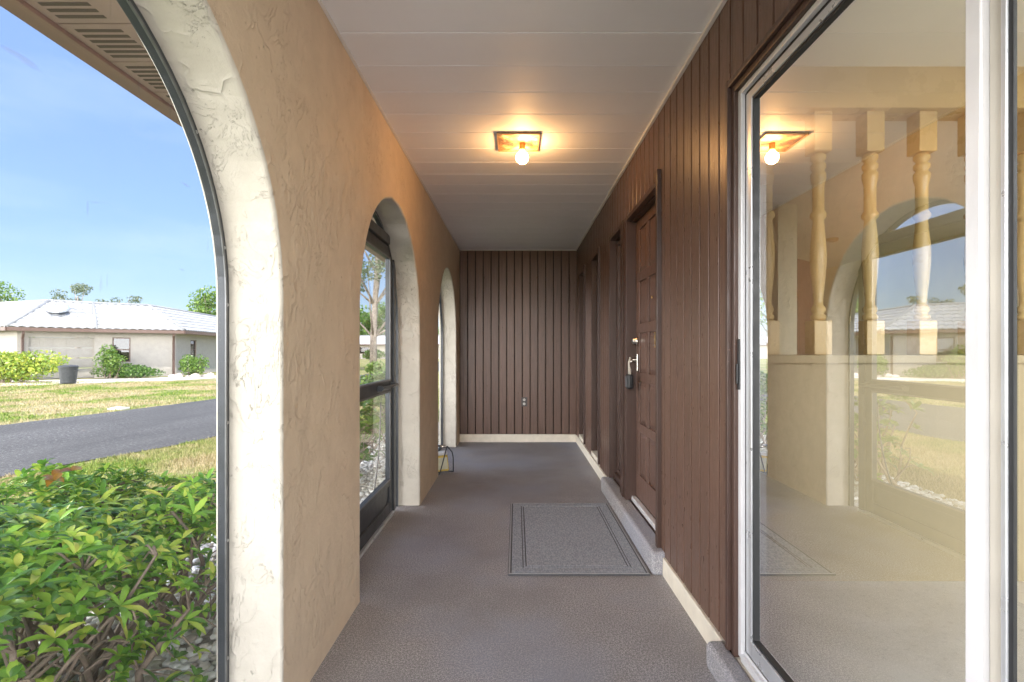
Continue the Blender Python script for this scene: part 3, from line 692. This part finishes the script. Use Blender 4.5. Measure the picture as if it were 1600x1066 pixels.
for i in (0, 2):
    cy, r = ARCH[i]
    a = empty('arch_screen', (-.90, cy, 0), labels[i], 'screen', 'insect screens in the arches')
    b = MB(); inner = arch_frame(b, cy, r, -.906, -.884, .026); b.box(-.906, -.884, cy-r+.028, cy+r-.028, .001, .032); fr = b.build('frame', M['bronze'], parent=a, bevel=.002)
    b = MB(); arch_frame(b, cy, r-.019, -.8838, -.8795, .007, .033); b.build('retaining_bead', M['bronze_edge'], parent=a)
    add_screws(fr, cy, r, -.884)
    b = MB(); ctr = (-.895, cy, 1.0); vs = [ctr]+[(-.895, y_, z_) for y_, z_ in inner]; n = len(inner)
    b.add(vs, [(0, k, k+1) for k in range(1, n)]+[(0, n, 1)]); b.build('screen_mesh', M['screen'], parent=a)
# screen door in the middle arch
cy, r = ARCH[1]
sdr = empty('screen_door', (-.89, cy, 0), 'dark metal storm door with glass and a kick panel set in the middle arch', 'door')
b = MB(); inner = arch_frame(b, cy, r, -.912, -.884, .026); fr = b.build('arch_frame', M['bronze'], parent=sdr, bevel=.002)
b = MB(); arch_frame(b, cy, r-.019, -.8838, -.8795, .007, .001); b.build('retaining_bead', M['bronze_edge'], parent=fr)
add_screws(fr, cy, r, -.884)
pw = .072; yl, yr = cy-.60, cy+.60
b = MB(); zt = 1.885
b.box(-.925, -.872, yl, yl+.055, .001, zt-.0002); b.box(-.925, -.872, yr-.055, yr, .001, zt-.0002)
half = math.sqrt((r-.03)**2-(zt-AZ0)**2)-.01
b.box(-.926, -.866, cy-half, cy+half, zt, zt+.062)
b.build('door_posts', M['bronze'], parent=sdr, bevel=.003)
dl = yl+.058; dr = yr-.058; sw = .075
b = MB()
b.box(-.915, -.885, dl, dl+sw, .022, zt-.004); b.box(-.915, -.885, dr-sw, dr, .022, zt-.004)
b.box(-.9145, -.8855, dl+sw, dr-sw, zt-.085, zt-.004); b.box(-.9145, -.8855, dl+sw, dr-sw, .870, .960); b.box(-.9145, -.8855, dl+sw, dr-sw, .022, .10); b.box(-.9145, -.8855, dl+sw, dr-sw, .215, .265)
lf = b.build('door_leaf', M['bronze'], parent=sdr, bevel=.003)
b = MB(); b.box(-.906, -.896, dl+sw, dr-sw, .10, .215); b.build('kick_panel', M['bronze'], parent=lf)
for z0, z1 in ((.265, .870), (.960, zt-.085)):
    b = MB(); b.quad((-.900, dl+sw, z0), (-.900, dr-sw, z0), (-.900, dr-sw, z1), (-.900, dl+sw, z1)); b.build('glass_pane', M['clear'], parent=lf)
    b = MB()
    b.box(-.8853, -.881, dl+sw-.010, dl+sw, z0-.01, z1+.01); b.box(-.8853, -.881, dr-sw, dr-sw+.010, z0-.01, z1+.01); b.box(-.8853, -.881, dl+sw, dr-sw, z0-.01, z0); b.box(-.8853, -.881, dl+sw, dr-sw, z1, z1+.01)
    b.build('glazing_bead', M['bronze_edge'], parent=lf)
b = MB(); b.box(-.884, -.852, dr-.052, dr-.022, .900, .935); b.box(-.884, -.852, dr-.40, dr-.37, .900, .935); b.tube([(-.852, dr-.40, .918), (-.846, dr-.2, .918), (-.852, dr+.01, .918)], .012, 10); b.build('push_bar', M['bronze'], parent=lf)
b = MB(); b.box(-.922, -.868, yl, yr, .0005, .020); b.build('door_sill', M['alum_grey'], parent=sdr, bevel=.003)
b = MB(); k = [(y_, z_) for y_, z_ in inner if z_ > zt+.062]
b.add([(-.90, cy-half, zt+.062)]+[(-.90, y_, z_) for y_, z_ in k]+[(-.90, cy+half, zt+.062)], [tuple(range(len(k)+2))]); b.build('transom_screen', M['screen'], parent=sdr)
for sg in (-1, 1):
    ya, yb = (cy-r+.027, yl) if sg < 0 else (yr, cy+r-.027)
    b = MB(); b.quad((-.90, ya, .02), (-.90, yb, .02), (-.90, yb, 1.45), (-.90, ya, 1.45)); b.build('side_screen', M['screen'], parent=sdr)
b = MB(); b.tube([(-.965, 3.64-.38*t+.10*math.sin(t*3.14), -.09+.88*(1-t)) for t in [k/14 for k in range(15)]], .005, 8)
b.build('bent_rod', M['black'], smooth=True, label='thin dark bent rod standing in the pebbles outside the storm door glass', cat='rod')

# ------------------------------------------------------------------ ceiling light
lamp = empty('ceiling_light', (.012, 3.13, CZ-.05), 'lit square ceiling light with its cover missing and a bare bulb over the porch', 'ceiling light')
lx0, lx1, ly0, ly1 = -.116, .139, 3.0, 3.265
b = MB(); zt = CZ-.0005
b.box(lx0, lx1, ly0, ly0+.004, zt-.013, zt); b.box(lx0, lx1, ly1-.004, ly1, zt-.013, zt); b.box(lx0, lx0+.004, ly0+.0042, ly1-.0042, zt-.013, zt); b.box(lx1-.004, lx1, ly0+.0042, ly1-.0042, zt-.013, zt)
b.build('rim', simple('aged_brass_rim', (.42, .28, .17), .4, .2, 30, 0, .3), parent=lamp, bevel=.001)
m = NM('hammered_reflector'); m.base(m.ramp(m.noise(9, 4), (.40, (.16, .10, .08)), (.5, (.50, .32, .16)), (.62, (.86, .76, .56)))); m.p(Roughness=.3, Metallic=.35); m.bump(m.noise(70, 3, .6, 1), .01)  # dark reflections of the plate put into its colour as noise patches
b = MB(); b.box(lx0+.006, lx1-.006, ly0+.006, ly1-.006, zt-.009, zt-.002); b.build('reflector_plate', m.m, parent=lamp)
b = MB(); b.lathe([(.018, 0), (.018, -.03), (.021, -.032), (.021, -.04), (.014, -.042)], (.035, 3.135, zt-.0125), 16); b.build('lamp_holder', simple('orange_socket', (.55, .25, .08), .5), parent=lamp, smooth=True)
m = NM('glowing_bulb'); m.b.inputs['Emission Color'].default_value = (1, .52, .19, 1); m.b.inputs['Emission Strength'].default_value = BULB
b = MB(); bp_ = [(.012, 0)]+[(.030*math.sin(R(a))+.0005, -.036-.030*math.cos(R(a))*-1*-1+.0) for a in ()]
pr = [(.013, -.055), (.014, -.064)]+[(.038*math.sin(R(a)), -.098+.038*math.cos(R(a))) for a in range(30, 181, 15)]
pr[-1] = (.0005, pr[-1][1]); b.lathe(pr, (.035, 3.135, zt), 20); b.build('bulb', m.m, parent=lamp, smooth=True)

# ------------------------------------------------------------------ door mat
dm = empty('door_mat', (.36, 3.26, 0), 'grey ribbed door mat with a double border line before the front door', 'door mat')
mx0, mx1, my0, my1 = -.045, .690, 2.632, 3.865
b = MB(); b.box(mx0, mx1, my0, my1, .001, .010); b.build('mat_base', M['mat_rib'], parent=dm, bevel=.004)
b = MB()
def ring(b, ins, wd, z0, z1):
    x0, x1, y0, y1 = mx0+ins, mx1-ins, my0+ins, my1-ins
    b.box(x0, x1, y0, y0+wd, z0, z1); b.box(x0, x1, y1-wd, y1, z0, z1); b.box(x0, x0+wd, y0+wd, y1-wd, z0, z1); b.box(x1-wd, x1, y0+wd, y1-wd, z0, z1)
ring(b, .020, .058, .009, .0125); ring(b, .0835, .010, .009, .0125)
b.box(mx0+.100, mx1-.100, my0+.100, my1-.100, .009, .0125)
b.build('mat_pile', M['mat'], parent=dm, bevel=.0015)
b = MB(); ring(b, .004, .008, .0095, .0118); b.build('mat_edge', M['mat_light'], parent=dm)

# ------------------------------------------------------------------ yellow thing by the far arch
wl = empty('yellow_box', (-.68, 4.80, 0), 'small yellow box in a tilted dark tube stand on the carpet by the far arch', 'work lamp')
yel = simple('yellow_plastic', (.62, .45, .08), .5, .3, 25)
Tm = Matrix.Translation((-.690, 4.83, .03)) @ Matrix.Rotation(R(-6), 4, 'Y') @ Matrix.Rotation(R(10), 4, 'Z')
b = MB(); b.box(-.052, .052, -.05, .05, 0, .150, Tm); b.build('yellow_body', yel, parent=wl, bevel=.012, seg=3)
b = MB(); b.box(-.045, .045, -.053, -.0502, .02, .13, Tm); b.build('front_glass', simple('pale_front', (.55, .55, .42), .15), parent=wl, bevel=.004)
b = MB(); b.box(-.055, .055, -.052, .052, .1503, .178, Tm); b.build('white_cap', M['alum_white'], parent=wl, bevel=.008)
b = MB(); b.tube([(-.765, 4.765, .012), (-.715, 4.757, .012), (-.690, 4.757, .10), (-.648, 4.757, .262)], .0055, 8)
b.tube([(-.60, 4.86, .012), (-.600, 4.86, .14), (-.612, 4.86, .20), (-.648, 4.80, .262), (-.648, 4.757, .262)], .0055, 8); b.tube([(-.765, 4.765, .012), (-.70, 4.90, .012), (-.60, 4.86, .012)], .0055, 8)
b.build('tube_stand', M['bronze'], parent=wl, smooth=True)
b = MB(); b.tube([(-.735, 4.757, .278), (-.652, 4.757, .262)], .011, 10); b.build('handle', M['chrome'], parent=wl, smooth=True)

# ------------------------------------------------------------------ plants
def leaf(b, p, d, up, ln, wd, droop=.25):
    d = d.normalized(); s_ = d.cross(up)
    if s_.length < 1e-4: s_ = Vector((1, 0, 0))
    s_.normalize(); u = s_.cross(d).normalized()
    pts = []
    for t, ww, dr_ in ((0, .06, 0), (.28, .8, .03), (.55, 1, .12), (.8, .72, .45), (1, .03, 1)):
        c_ = p+d*(ln*t)-u*(droop*ln*dr_); e_ = u*(wd*ww*.35)
        pts += [c_-s_*(wd*ww)+e_, c_, c_+s_*(wd*ww)+e_]
    fs = []
    for k in range(4):
        a = 3*k; fs += [(a, a+1, a+4, a+3), (a+1, a+2, a+5, a+4)]
    b.add(pts, fs)
def whorl(b, p, ax, n, ln, wd):
    ax = ax.normalized(); t = ax.orthogonal().normalized(); a0 = random.uniform(0, 6.3)
    for k in range(n):
        a = a0+k*6.283/n+random.uniform(-.25, .25); el = random.uniform(.1, .75)
        d = (Matrix.Rotation(a, 3, ax) @ t)*math.cos(el)+ax*math.sin(el)
        leaf(b, p, d, ax, ln*random.uniform(.6, 1.15), wd*random.uniform(.75, 1.2), random.uniform(.1, .45))
def leafy_shrub(label, x0, x1, y0, y1, ztop, nst, nwh, ln, mat, name='leafy_shrub', group=None, zlow=.12, sparse=.45, red=0):
    c = Vector(((x0+x1)/2, (y0+y1)/2, GZ)); e = empty(name, c, label, 'shrub', group)
    sb, lb, rb = MB(), MB(), MB(); tips = []
    for i in range(nst):
        bx, by = random.uniform(x0+.2*(x1-x0), x1-.2*(x1-x0)), random.uniform(y0+.05*(y1-y0), y1-.05*(y1-y0))
        for j in range(random.randint(2, 4)):
            tx = min(max(bx+random.uniform(-.4, .4), x0), x1); ty = min(max(by+random.uniform(-.4, .4), y0), y1); tz = GZ+(ztop-GZ)*random.uniform(.45, .9)
            P = [Vector((bx, by, GZ))]; T = Vector((tx, ty, tz)); B0 = P[0]
            for k in range(1, 6): t = k/5; P.append(B0.lerp(T, t)+Vector((random.uniform(-.03, .03), random.uniform(-.03, .03), 0)))
            r0 = random.uniform(.008, .017); sb.tube(P, [r0*(1-.6*k/5) for k in range(6)], 6)
            for k in (2, 3, 4, 5):
                tips.append(P[k])
    used = {}
    for i in range(nwh):
        t = random.random(); z = ztop-(ztop-GZ-zlow)*(t**1.6)
        p = Vector((random.uniform(x0, x1), random.uniform(y0, y1), z+.05*mnoise.noise(Vector((i*.37, 1, 2)))))
        cx, cy_, = (p.x-c.x)/((x1-x0)/2), (p.y-c.y)/((y1-y0)/2)
        edge = max(abs(cx), abs(cy_))
        p.z += .10*mnoise.noise(Vector((p.x*3, p.y*3, 0)))-.10*edge**4
        if p.z < GZ+(ztop-GZ)*sparse and random.random() > .30: continue
        ax = Vector((cx*.5+random.uniform(-.4, .4), cy_*.3+random.uniform(-.4, .4), 1))
        tp = min(tips, key=lambda q: (q-p).length_squared)
        used[id(tp)] = used.get(id(tp), 0)+1
        if .04 < (tp-p).length < .22 and used[id(tp)] < 5: sb.tube([tp, tp.lerp(p, .5)+Vector((0, 0, .02)), p], [.005, .004, .0025], 4, False)
        (rb if random.random() < red else lb); tgt = rb if random.random() < red else lb
        whorl(tgt, p, ax, random.randint(5, 8), ln*random.choice((.7, .85, 1, 1, 1.2, 1.7)), ln*.19)
    sb.build('stems', M['stem'], parent=e, smooth=True); lb.build('foliage', mat, parent=e, smooth=True)
    return e
sh = leafy_shrub('big glossy whorled shrub close outside the near arch, bare grey stems below', -2.25, -1.12, .75, 2.55, .62, 50, 3300, .050, M['leaf'], sparse=.68)
b = MB()
for (x, y, z) in ((-1.68, 1.86, .685), (-1.64, 1.89, .715), (-1.72, 1.90, .69)):
    whorl(b, Vector((x, y, z)), Vector((.2, 0, 1)), 4, .055, .014)
b.build('bronze_leaves', M['leaf_red'], parent=sh, smooth=True)
leafy_shrub('open leafy shrub on the pebbles past the storm door', -1.85, -1.25, 4.3, 5.3, .72, 9, 150, .085, M['leaf_mid'], sparse=.3)
leafy_shrub('bushy shrub on the pebbles outside the far arch', -1.95, -1.2, 5.9, 7.4, .85, 10, 260, .09, M['leaf_mid'], sparse=.3)
b = MB(); leaf(b, Vector((-1.23, 2.18, GZ+.05)), Vector((1, .3, .1)), Vector((0, 0, 1)), .06, .018, .1); b.build('fallen_leaf', M['orange_leaf'], label='single orange fallen leaf on the pebbles beside the near arch', cat='leaf')

def clump(b, c, rad, n, size, flat=.8):
    for i in range(n):
        while True:
            v = Vector((random.uniform(-1, 1), random.uniform(-1, 1), random.uniform(-1, 1)))
            if .15 < v.length < 1: break
        v = v*(v.length**-.45); p = c+Vector((v.x*rad[0], v.y*rad[1], v.z*rad[2]))
        d = (v+Vector((random.uniform(-1, 1), random.uniform(-1, 1), random.uniform(-1, 1)))).normalized(); s_ = d.orthogonal().normalized()
        s_ = Matrix.Rotation(random.uniform(0, 6.3), 3, d) @ s_; t_ = d.cross(s_); sz = size*random.uniform(.5, 1.3)
        b.add([p-s_*sz*.5, p+t_*sz*.35+d*sz*.1, p+s_*sz*.5, p-t_*sz*.35+d*sz*.1], [(0, 1, 2, 3)])
def bush(name, x, y, rx, ry, h, n, size, mat, label, group=None, lumps=7, cat='shrub'):
    e = empty(name, (x, y, GZ), label, cat, group); b = MB(); s_ = MB()
    for i in range(lumps):
        a = random.uniform(0, 6.3); q = random.uniform(0, .65); c = Vector((x+rx*q*math.cos(a), y+ry*q*math.sin(a), GZ+h*random.uniform(.35, .68)))
        clump(b, c, (rx*.5, ry*.5, h*.36), n//lumps, size); s_.tube([(x+rx*q*.5*math.cos(a), y+ry*.5*q*math.sin(a), GZ), c], [.03, .012], 5)
    s_.build('stems', M['stem'], parent=e); b.build('foliage', mat, parent=e)
    return e
def tree(x, y, h, cr, mat, label, n=3500, size=.28, trunk=.2, name='tree', lumps=9, base=.4, thin=1.0, group='trees beyond the houses', lean=0):
    e = empty(name, (x, y, GZ), label, 'tree', group); t_ = MB(); b = MB()
    P = [Vector((x+lean*h*(k/6)+random.uniform(-.02, .02)*h*.5*(k > 0), y+random.uniform(-.01, .01)*h, GZ+h*.88*k/6)) for k in range(7)]
    t_.tube(P, [trunk*(1-.78*k/6) for k in range(7)], 9)
    for i in range(lumps):
        z = h*(base+(1-base)*(i+.5)/lumps)*random.uniform(.93, 1.03); a = i*2.4+random.uniform(-.4, .4); q = cr*random.uniform(.35, .85)*(1-.35*(z/h)**3)
        k = min(6, int(z/h*6/ .95)); st_ = P[max(1, k-1)]
        c = Vector((st_.x+q*math.cos(a), st_.y+q*math.sin(a), GZ+z))
        t_.tube([st_, st_.lerp(c, .5)+Vector((0, 0, -.04*h)), c], [trunk*.35, trunk*.2, trunk*.08], 6)
        for j in range(3):
            cc = c+Vector((random.uniform(-1, 1), random.uniform(-1, 1), random.uniform(-.5, .5)))*cr*.32
            clump(b, cc, (cr*.42*thin, cr*.42*thin, cr*.26*thin), n//(lumps*3), size)
    t_.build('trunk', M['bark'], parent=e, smooth=True); b.build('crown', mat, parent=e)
    return e

# ------------------------------------------------------------------ the house opposite
def off(poly, d):
    o = []
    for i, p in enumerate(poly):
        p = Vector(p); ds = []
        if i > 0: ds.append((p-Vector(poly[i-1])).normalized())
        if i < len(poly)-1: ds.append((Vector(poly[i+1])-p).normalized())
        ns_ = [Vector((-q.y, q.x)) for q in ds]
        if len(ns_) == 1: o.append(p+ns_[0]*d)
        else:
            m_ = (ns_[0]+ns_[1]).normalized(); o.append(p+m_*(d/m_.dot(ns_[0])))
    return o
def tiled(b, E0, E1, R0, R1, ze, zr, course=.38, barrel=.30):
    E0, E1, R0, R1 = Vector(E0), Vector(E1), Vector(R0), Vector(R1)
    u = (E1-E0).normalized(); Ln = (E1-E0).length; a0 = (R0-E0).dot(u); a1 = (R1-E0).dot(u); nrm = Vector((-u.y, u.x)); D = (R0-E0).dot(nrm)
    slope = math.hypot(D, zr-ze); nc = max(1, round(slope/course))
    for c in range(nc):
        rows = []
        for tt, lift in ((c/nc, .060), ((c+1)/nc, .005)):
            l = a0*tt; r_ = Ln+(a1-Ln)*tt; us = [l]+[k*barrel/6 for k in range(math.ceil(l/(barrel/6)), math.floor(r_/(barrel/6))+1)]+[r_]
            rows.append((tt, lift, l, r_))
        l = min(rows[0][2], rows[1][2]); r_ = max(rows[0][3], rows[1][3]); k0, k1 = math.floor(l/(barrel/6)), math.ceil(r_/(barrel/6))
        vs = []
        for k in range(k0, k1+1):
            for tt, lift, ll, rr in rows:
                uu = min(max(k*barrel/6, ll), rr); p = E0+u*uu+nrm*(D*tt)
                z = ze+(zr-ze)*tt+lift+-.0+.045*abs(math.sin(math.pi*uu/barrel)); vs.append((p.x, p.y, z))
            # butt face
        n_ = k1-k0+1; b.add(vs, [(2*i, 2*i+2, 2*i+3, 2*i+1) for i in range(n_-1)])
        vs2 = []
        for i in range(n_): q = vs[2*i]; vs2 += [q, (q[0], q[1], q[2]-.05)]
        b.add(vs2, [(2*i+1, 2*i+3, 2*i+2, 2*i) for i in range(n_-1)])
def house(name, eave, ov, ridge_d, ze, zr, label, openings, backdir, back=3.2, detail=True, gar=None, dsp=()):
    e = empty(name, (eave[1][0], eave[1][1], GZ), label, 'house', 'white roofed single storey houses across the road')
    W = off(eave, ov); RG = off(eave, ridge_d); BK = [p+Vector(backdir)*back for p in RG]
    n = len(eave); rb = MB()
    for i in range(n-1):
        if detail: tiled(rb, eave[i], eave[i+1], RG[i], RG[i+1], ze, zr)
        else: rb.quad((*eave[i], ze), (*eave[i+1], ze), (*RG[i+1], zr), (*RG[i], zr))
        rb.quad((*RG[i], zr), (*RG[i+1], zr), (*BK[i+1], ze), (*BK[i], ze))
        rb.quad((*eave[i], ze-.02), (*RG[i], ze-.02), (*RG[i+1], ze-.02), (*eave[i+1], ze-.02))
    for i in (0, n-1): rb.add([(*eave[i], ze), (*RG[i], zr), (*BK[i], ze)], [(0, 1, 2)])
    roof = rb.build('roof', M['tile'], parent=e)
    hb = MB()
    for i in range(n):
        hb.tube([(*eave[i], ze+.07), (*RG[i], zr+.05)], .075, 8)
    hb.tube([(*p, zr+.05) for p in RG], .075, 8); hb.build('ridge_tiles', M['ridge'], parent=roof, smooth=True)
    fb = MB()
    for i in range(n-1):
        a, c = Vector(eave[i]), Vector(eave[i+1]); u = (c-a).normalized(); nn = Vector((-u.y, u.x))
        Mx = Matrix.Translation((a.x, a.y, 0)) @ Matrix.Rotation(math.atan2(u.y, u.x), 4, 'Z')
        fb.box(0, (c-a).length, -.06, .02, ze-.14, ze+.012, Mx); fb.box(.05, (c-a).length-.05, .03, ov, ze-.12, ze-.10, Mx)
    fb.build('gutter', M['h_trim'], parent=roof)
    wb = MB()
    for i in range(n-1):
        a, c = W[i], W[i+1]; Ln = (c-a).length; u = (c-a).normalized()
        Mx = Matrix.Translation((a.x, a.y, 0)) @ Matrix.Rotation(math.atan2(u.y, u.x), 4, 'Z')
        ops = [o for o in openings if o[0] == i]; cuts = sorted({0, Ln} | {v for o in ops for v in (o[1], o[2])})
        for p, q in zip(cuts, cuts[1:]):
            oo = [o for o in ops if o[1] < (p+q)/2 < o[2]]
            if oo: o = oo[0]; wb.box(p, q, 0, .2, GZ-.1, o[3], Mx); wb.box(p, q, 0, .2, o[4], ze-.1, Mx)
            else: wb.box(p, q, 0, .2, GZ-.1, ze-.1, Mx)
        for o in ops:
            if o[5] == 'window':
                f_ = MB(); a_, b_, c_, d_ = o[1:5]
                f_.box(a_, a_+.05, .05, .11, c_, d_, Mx); f_.box(b_-.05, b_, .05, .11, c_, d_, Mx); f_.box(a_+.05, b_-.05, .05, .11, c_, c_+.05, Mx); f_.box(a_+.05, b_-.05, .05, .11, d_-.05, d_, Mx); f_.box(a_+.05, b_-.05, .055, .105, (c_+d_)/2-.025, (c_+d_)/2+.025, Mx)
                wn = f_.build('window', M['h_trim'], parent=e)
                g_ = MB(); g_.box(a_+.05, b_-.05, .075, .085, c_+.05, d_-.05, Mx); g_.build('pane', M['house_glass'], parent=wn)
                s_ = MB(); s_.box(a_-.06, b_+.06, -.05, .04, c_-.07, c_-.001, Mx); s_.build('sill', M['h_wall'], parent=wn)
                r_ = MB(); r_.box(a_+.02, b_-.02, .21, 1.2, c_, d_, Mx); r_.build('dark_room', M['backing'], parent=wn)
            elif o[5] == 'garage':
                a_, b_, c_, d_ = o[1:5]; g_ = MB(); k = 4
                for j in range(k):
                    z0 = c_+(d_-c_)*j/k; z1 = c_+(d_-c_)*(j+1)/k; g_.box(a_, b_, .12, .17, z0+.018, z1-.018, Mx)
                    for q in range(5):
                        w0 = a_+(b_-a_)*q/5; w1 = a_+(b_-a_)*(q+1)/5; g_.box(w0+.08, w1-.08, .108, .1195, z0+.09, z1-.09, Mx)
                g_.build('garage_door', M['h_gdoor'], parent=e, bevel=.01)
    wb.build('wall', M['h_wall'], parent=e)
    for (i, t, flip) in dsp:
        a, c = W[i], W[i+1]; u = (c-a).normalized(); p = a.lerp(c, t); nn = Vector((u.y, -u.x)); ea = p+nn*(ov-.05)
        d_ = MB(); d_.tube([(ea.x, ea.y, ze-.13), (ea.x, ea.y, ze-.22), (p.x+nn.x*.10, p.y+nn.y*.10, ze-.45), (p.x+nn.x*.08, p.y+nn.y*.08, GZ+.12), (p.x+nn.x*.3, p.y+nn.y*.3, GZ+.05)], .055, 4); d_.build('downspout', M['h_trim'], parent=e)
    return e, W
EV = [(-28.5, 23.8), (-21.0, 21.1), (-19.1, 23.25), (-16.35, 25.2), (-18.6, 37.5)]
hs, W = house('opposite_house', EV, .5, 2.25, 2.13, 3.42, 'long cream house across the road with a white tiled hip roof and brown gutter', [
    (1, .35, 2.55, GZ, 1.75, 'garage'), (2, .62, 1.30, .62, 1.78, 'window'), (3, 1.6, 2.35, .72, 1.72, 'window'), (3, 5.2, 6.4, .7, 1.7, 'window'), (3, 8.0, 9.0, .7, 1.7, 'window'), (0, 3, 4.4, .7, 1.7, 'window')], (-.5, .86),
    dsp=((1, .06, 0), (2, .965, 0)))
sv = MB(); 
Mx = Matrix.Translation((-20.75, 23.2, 3.02)) @ Matrix.Rotation(R(25), 4, 'X') @ Matrix.Rotation(R(10), 4, 'Y')
sv.lathe([(.42, 0), (.42, .06), (.34, .14), (.18, .19), (.02, .2)], (0, 0, 0), 20)
sv.v = [tuple(Mx @ Vector(p)) for p in sv.v]; sv.build('skylight', M['alum_grey'], parent=hs, smooth=True)
house('distant_house', [(-46, 83), (-34, 77.5), (-12, 76), (-4, 84)], .6, 4.5, 2.1, 3.5, 'small far house with a pale roof seen through the storm door past the pine', [
    (1, 4, 5.5, .7, 1.7, 'window'), (1, 10, 11.6, .7, 1.7, 'window'), (1, 14.5, 15.8, .5, 1.7, 'window')], (0, 1), detail=False)

tr_ = empty('trash_bin', (-16.9, 19.2, GZ), 'round dark lidded trash bin standing at the end of the pale driveway', 'trash bin')
bx, by = -16.85, 19.25
b = MB(); b.lathe([(.215, .03), (.235, .05), (.285, .60), (.30, .61), (.30, .64)], (bx, by, GZ), 24); b.build('bin_body', M['bin'], parent=tr_, smooth=False)
b = MB(); b.lathe([(.312, .641), (.315, .665), (.26, .70), (.10, .72), (.02, .722)], (bx, by, GZ), 24); b.build('lid', M['bin'], parent=tr_)
for sx in (-1, 1):
    b = MB(); b.tube([(bx+sx*.28, by-.06, GZ+.50), (bx+sx*.335, by-.05, GZ+.52), (bx+sx*.335, by+.05, GZ+.52), (bx+sx*.28, by+.06, GZ+.50)], .014, 6); b.build('handle', M['bin'], parent=tr_)

bush('yellow_hedge', -20.0, 20.0, 2.3, .8, 1.25, 4200, .13, M['leaf_lime'], 'bright yellow green clipped hedge beside the trash bin', lumps=14)
bush('round_bush', -18.15, 22.9, .62, .5, 1.55, 1500, .11, M['leaf_mid'], 'tall round green bush in front of the dark window', lumps=8)
bush('low_hedge', -17.5, 23.2, 1.6, .6, .64, 2600, .10, M['leaf_dark'], 'low dark green hedge running under the window to the downspout', lumps=12)
bush('loose_bush', -15.45, 24.2, .78, .6, 1.15, 1300, .12, M['leaf_mid'], 'loose green bush with bare stems beside the rocks and narrow window', lumps=7)
bush('corner_bush', -14.9, 27.0, .7, .6, 1.3, 900, .12, M['leaf_dark'], 'dark bush half hidden behind the near arch edge at the far facade')
bush('small_lawn_shrub', -7.6, 27.5, .6, .5, .7, 500, .16, M['leaf_mid'], 'small spiky shrub in the lawn seen through the storm door')
bush('lawn_edge_shrub', -3.2, 12.2, .55, .8, .85, 1000, .10, M['leaf_mid'], 'green shrub by the road edge seen through the upper storm door glass')
bush('house_front_shrub', -20.4, 73.5, 2.4, 1, 1.5, 700, .4, M['leaf_dark'], 'dark shrub in front of the far pale roofed house')
for i in range(9):
    x = -15.6+random.uniform(-.35, 1.4); y = 23.9+(x+15.6)*.9+random.uniform(-.35, .2); r_ = random.uniform(.09, .2)
    q = MB(); jt = [random.uniform(.8, 1.2) for _ in ICV]; q.add([(x+p.x*r_*1.2*j, y+p.y*r_*j, GZ+r_*.45+p.z*r_*.7*j) for p, j in zip(ICV, jt)], ICF)
    q.build('rock', M['rock'], label='pinkish white rock in the small pile beside the loose bush', cat='rock', group='pinkish white rocks by the loose bush', bevel=.02)

tree(-24.6, 41, 6.0, 2.0, M['leaf_mid'], 'bushy green tree rising over the right end of the opposite roof', 5200, .20, lumps=12)
tree(-21.9, 42, 6.1, 1.5, M['leaf_dark'], 'darker green tree above the roof right next to the near arch edge', 4200, .20, lumps=10)
tree(-38.6, 45, 6.9, 2.0, M['leaf_grey'], 'grey green wispy tree over the left of the opposite roof', 2600, .17, lumps=10, thin=.7)
tree(-38.8, 50, 7.0, 1.7, M['leaf_grey'], 'sparse grey green tree top in the middle above the opposite roof', 1900, .17, lumps=9, thin=.7)
tree(-45.8, 45.5, 6.9, 2.6, M['leaf_mid'], 'dense rounded green tree at the far left above the roof', 4200, .22, lumps=11)
tree(-9.55, 34, 14.5, 3.4, M['leaf_grey'], 'tall pine with a leaning pale mottled trunk beyond the storm door', 7500, .20, .25, 'pine_tree', lumps=20, base=.33, thin=.62, group=None, lean=.045)
tree(-21.5, 46, 8.5, 2.8, M['leaf_mid'], 'spreading green tree seen mirrored at the left of the sliding glass', 3600, .24, lumps=12)
for i, (x, y, h, lb) in enumerate(((-31, 94, 10, 'first'), (-24.5, 90, 9, 'second'), (-19, 96, 12, 'third'))):
    tree(x, y, h, 4.2, M['leaf_mid'] if i != 1 else M['leaf_dark'], lb+' green tree counted from the left behind the far pale roofed house', 3000, .55, .3, lumps=12, base=.2)
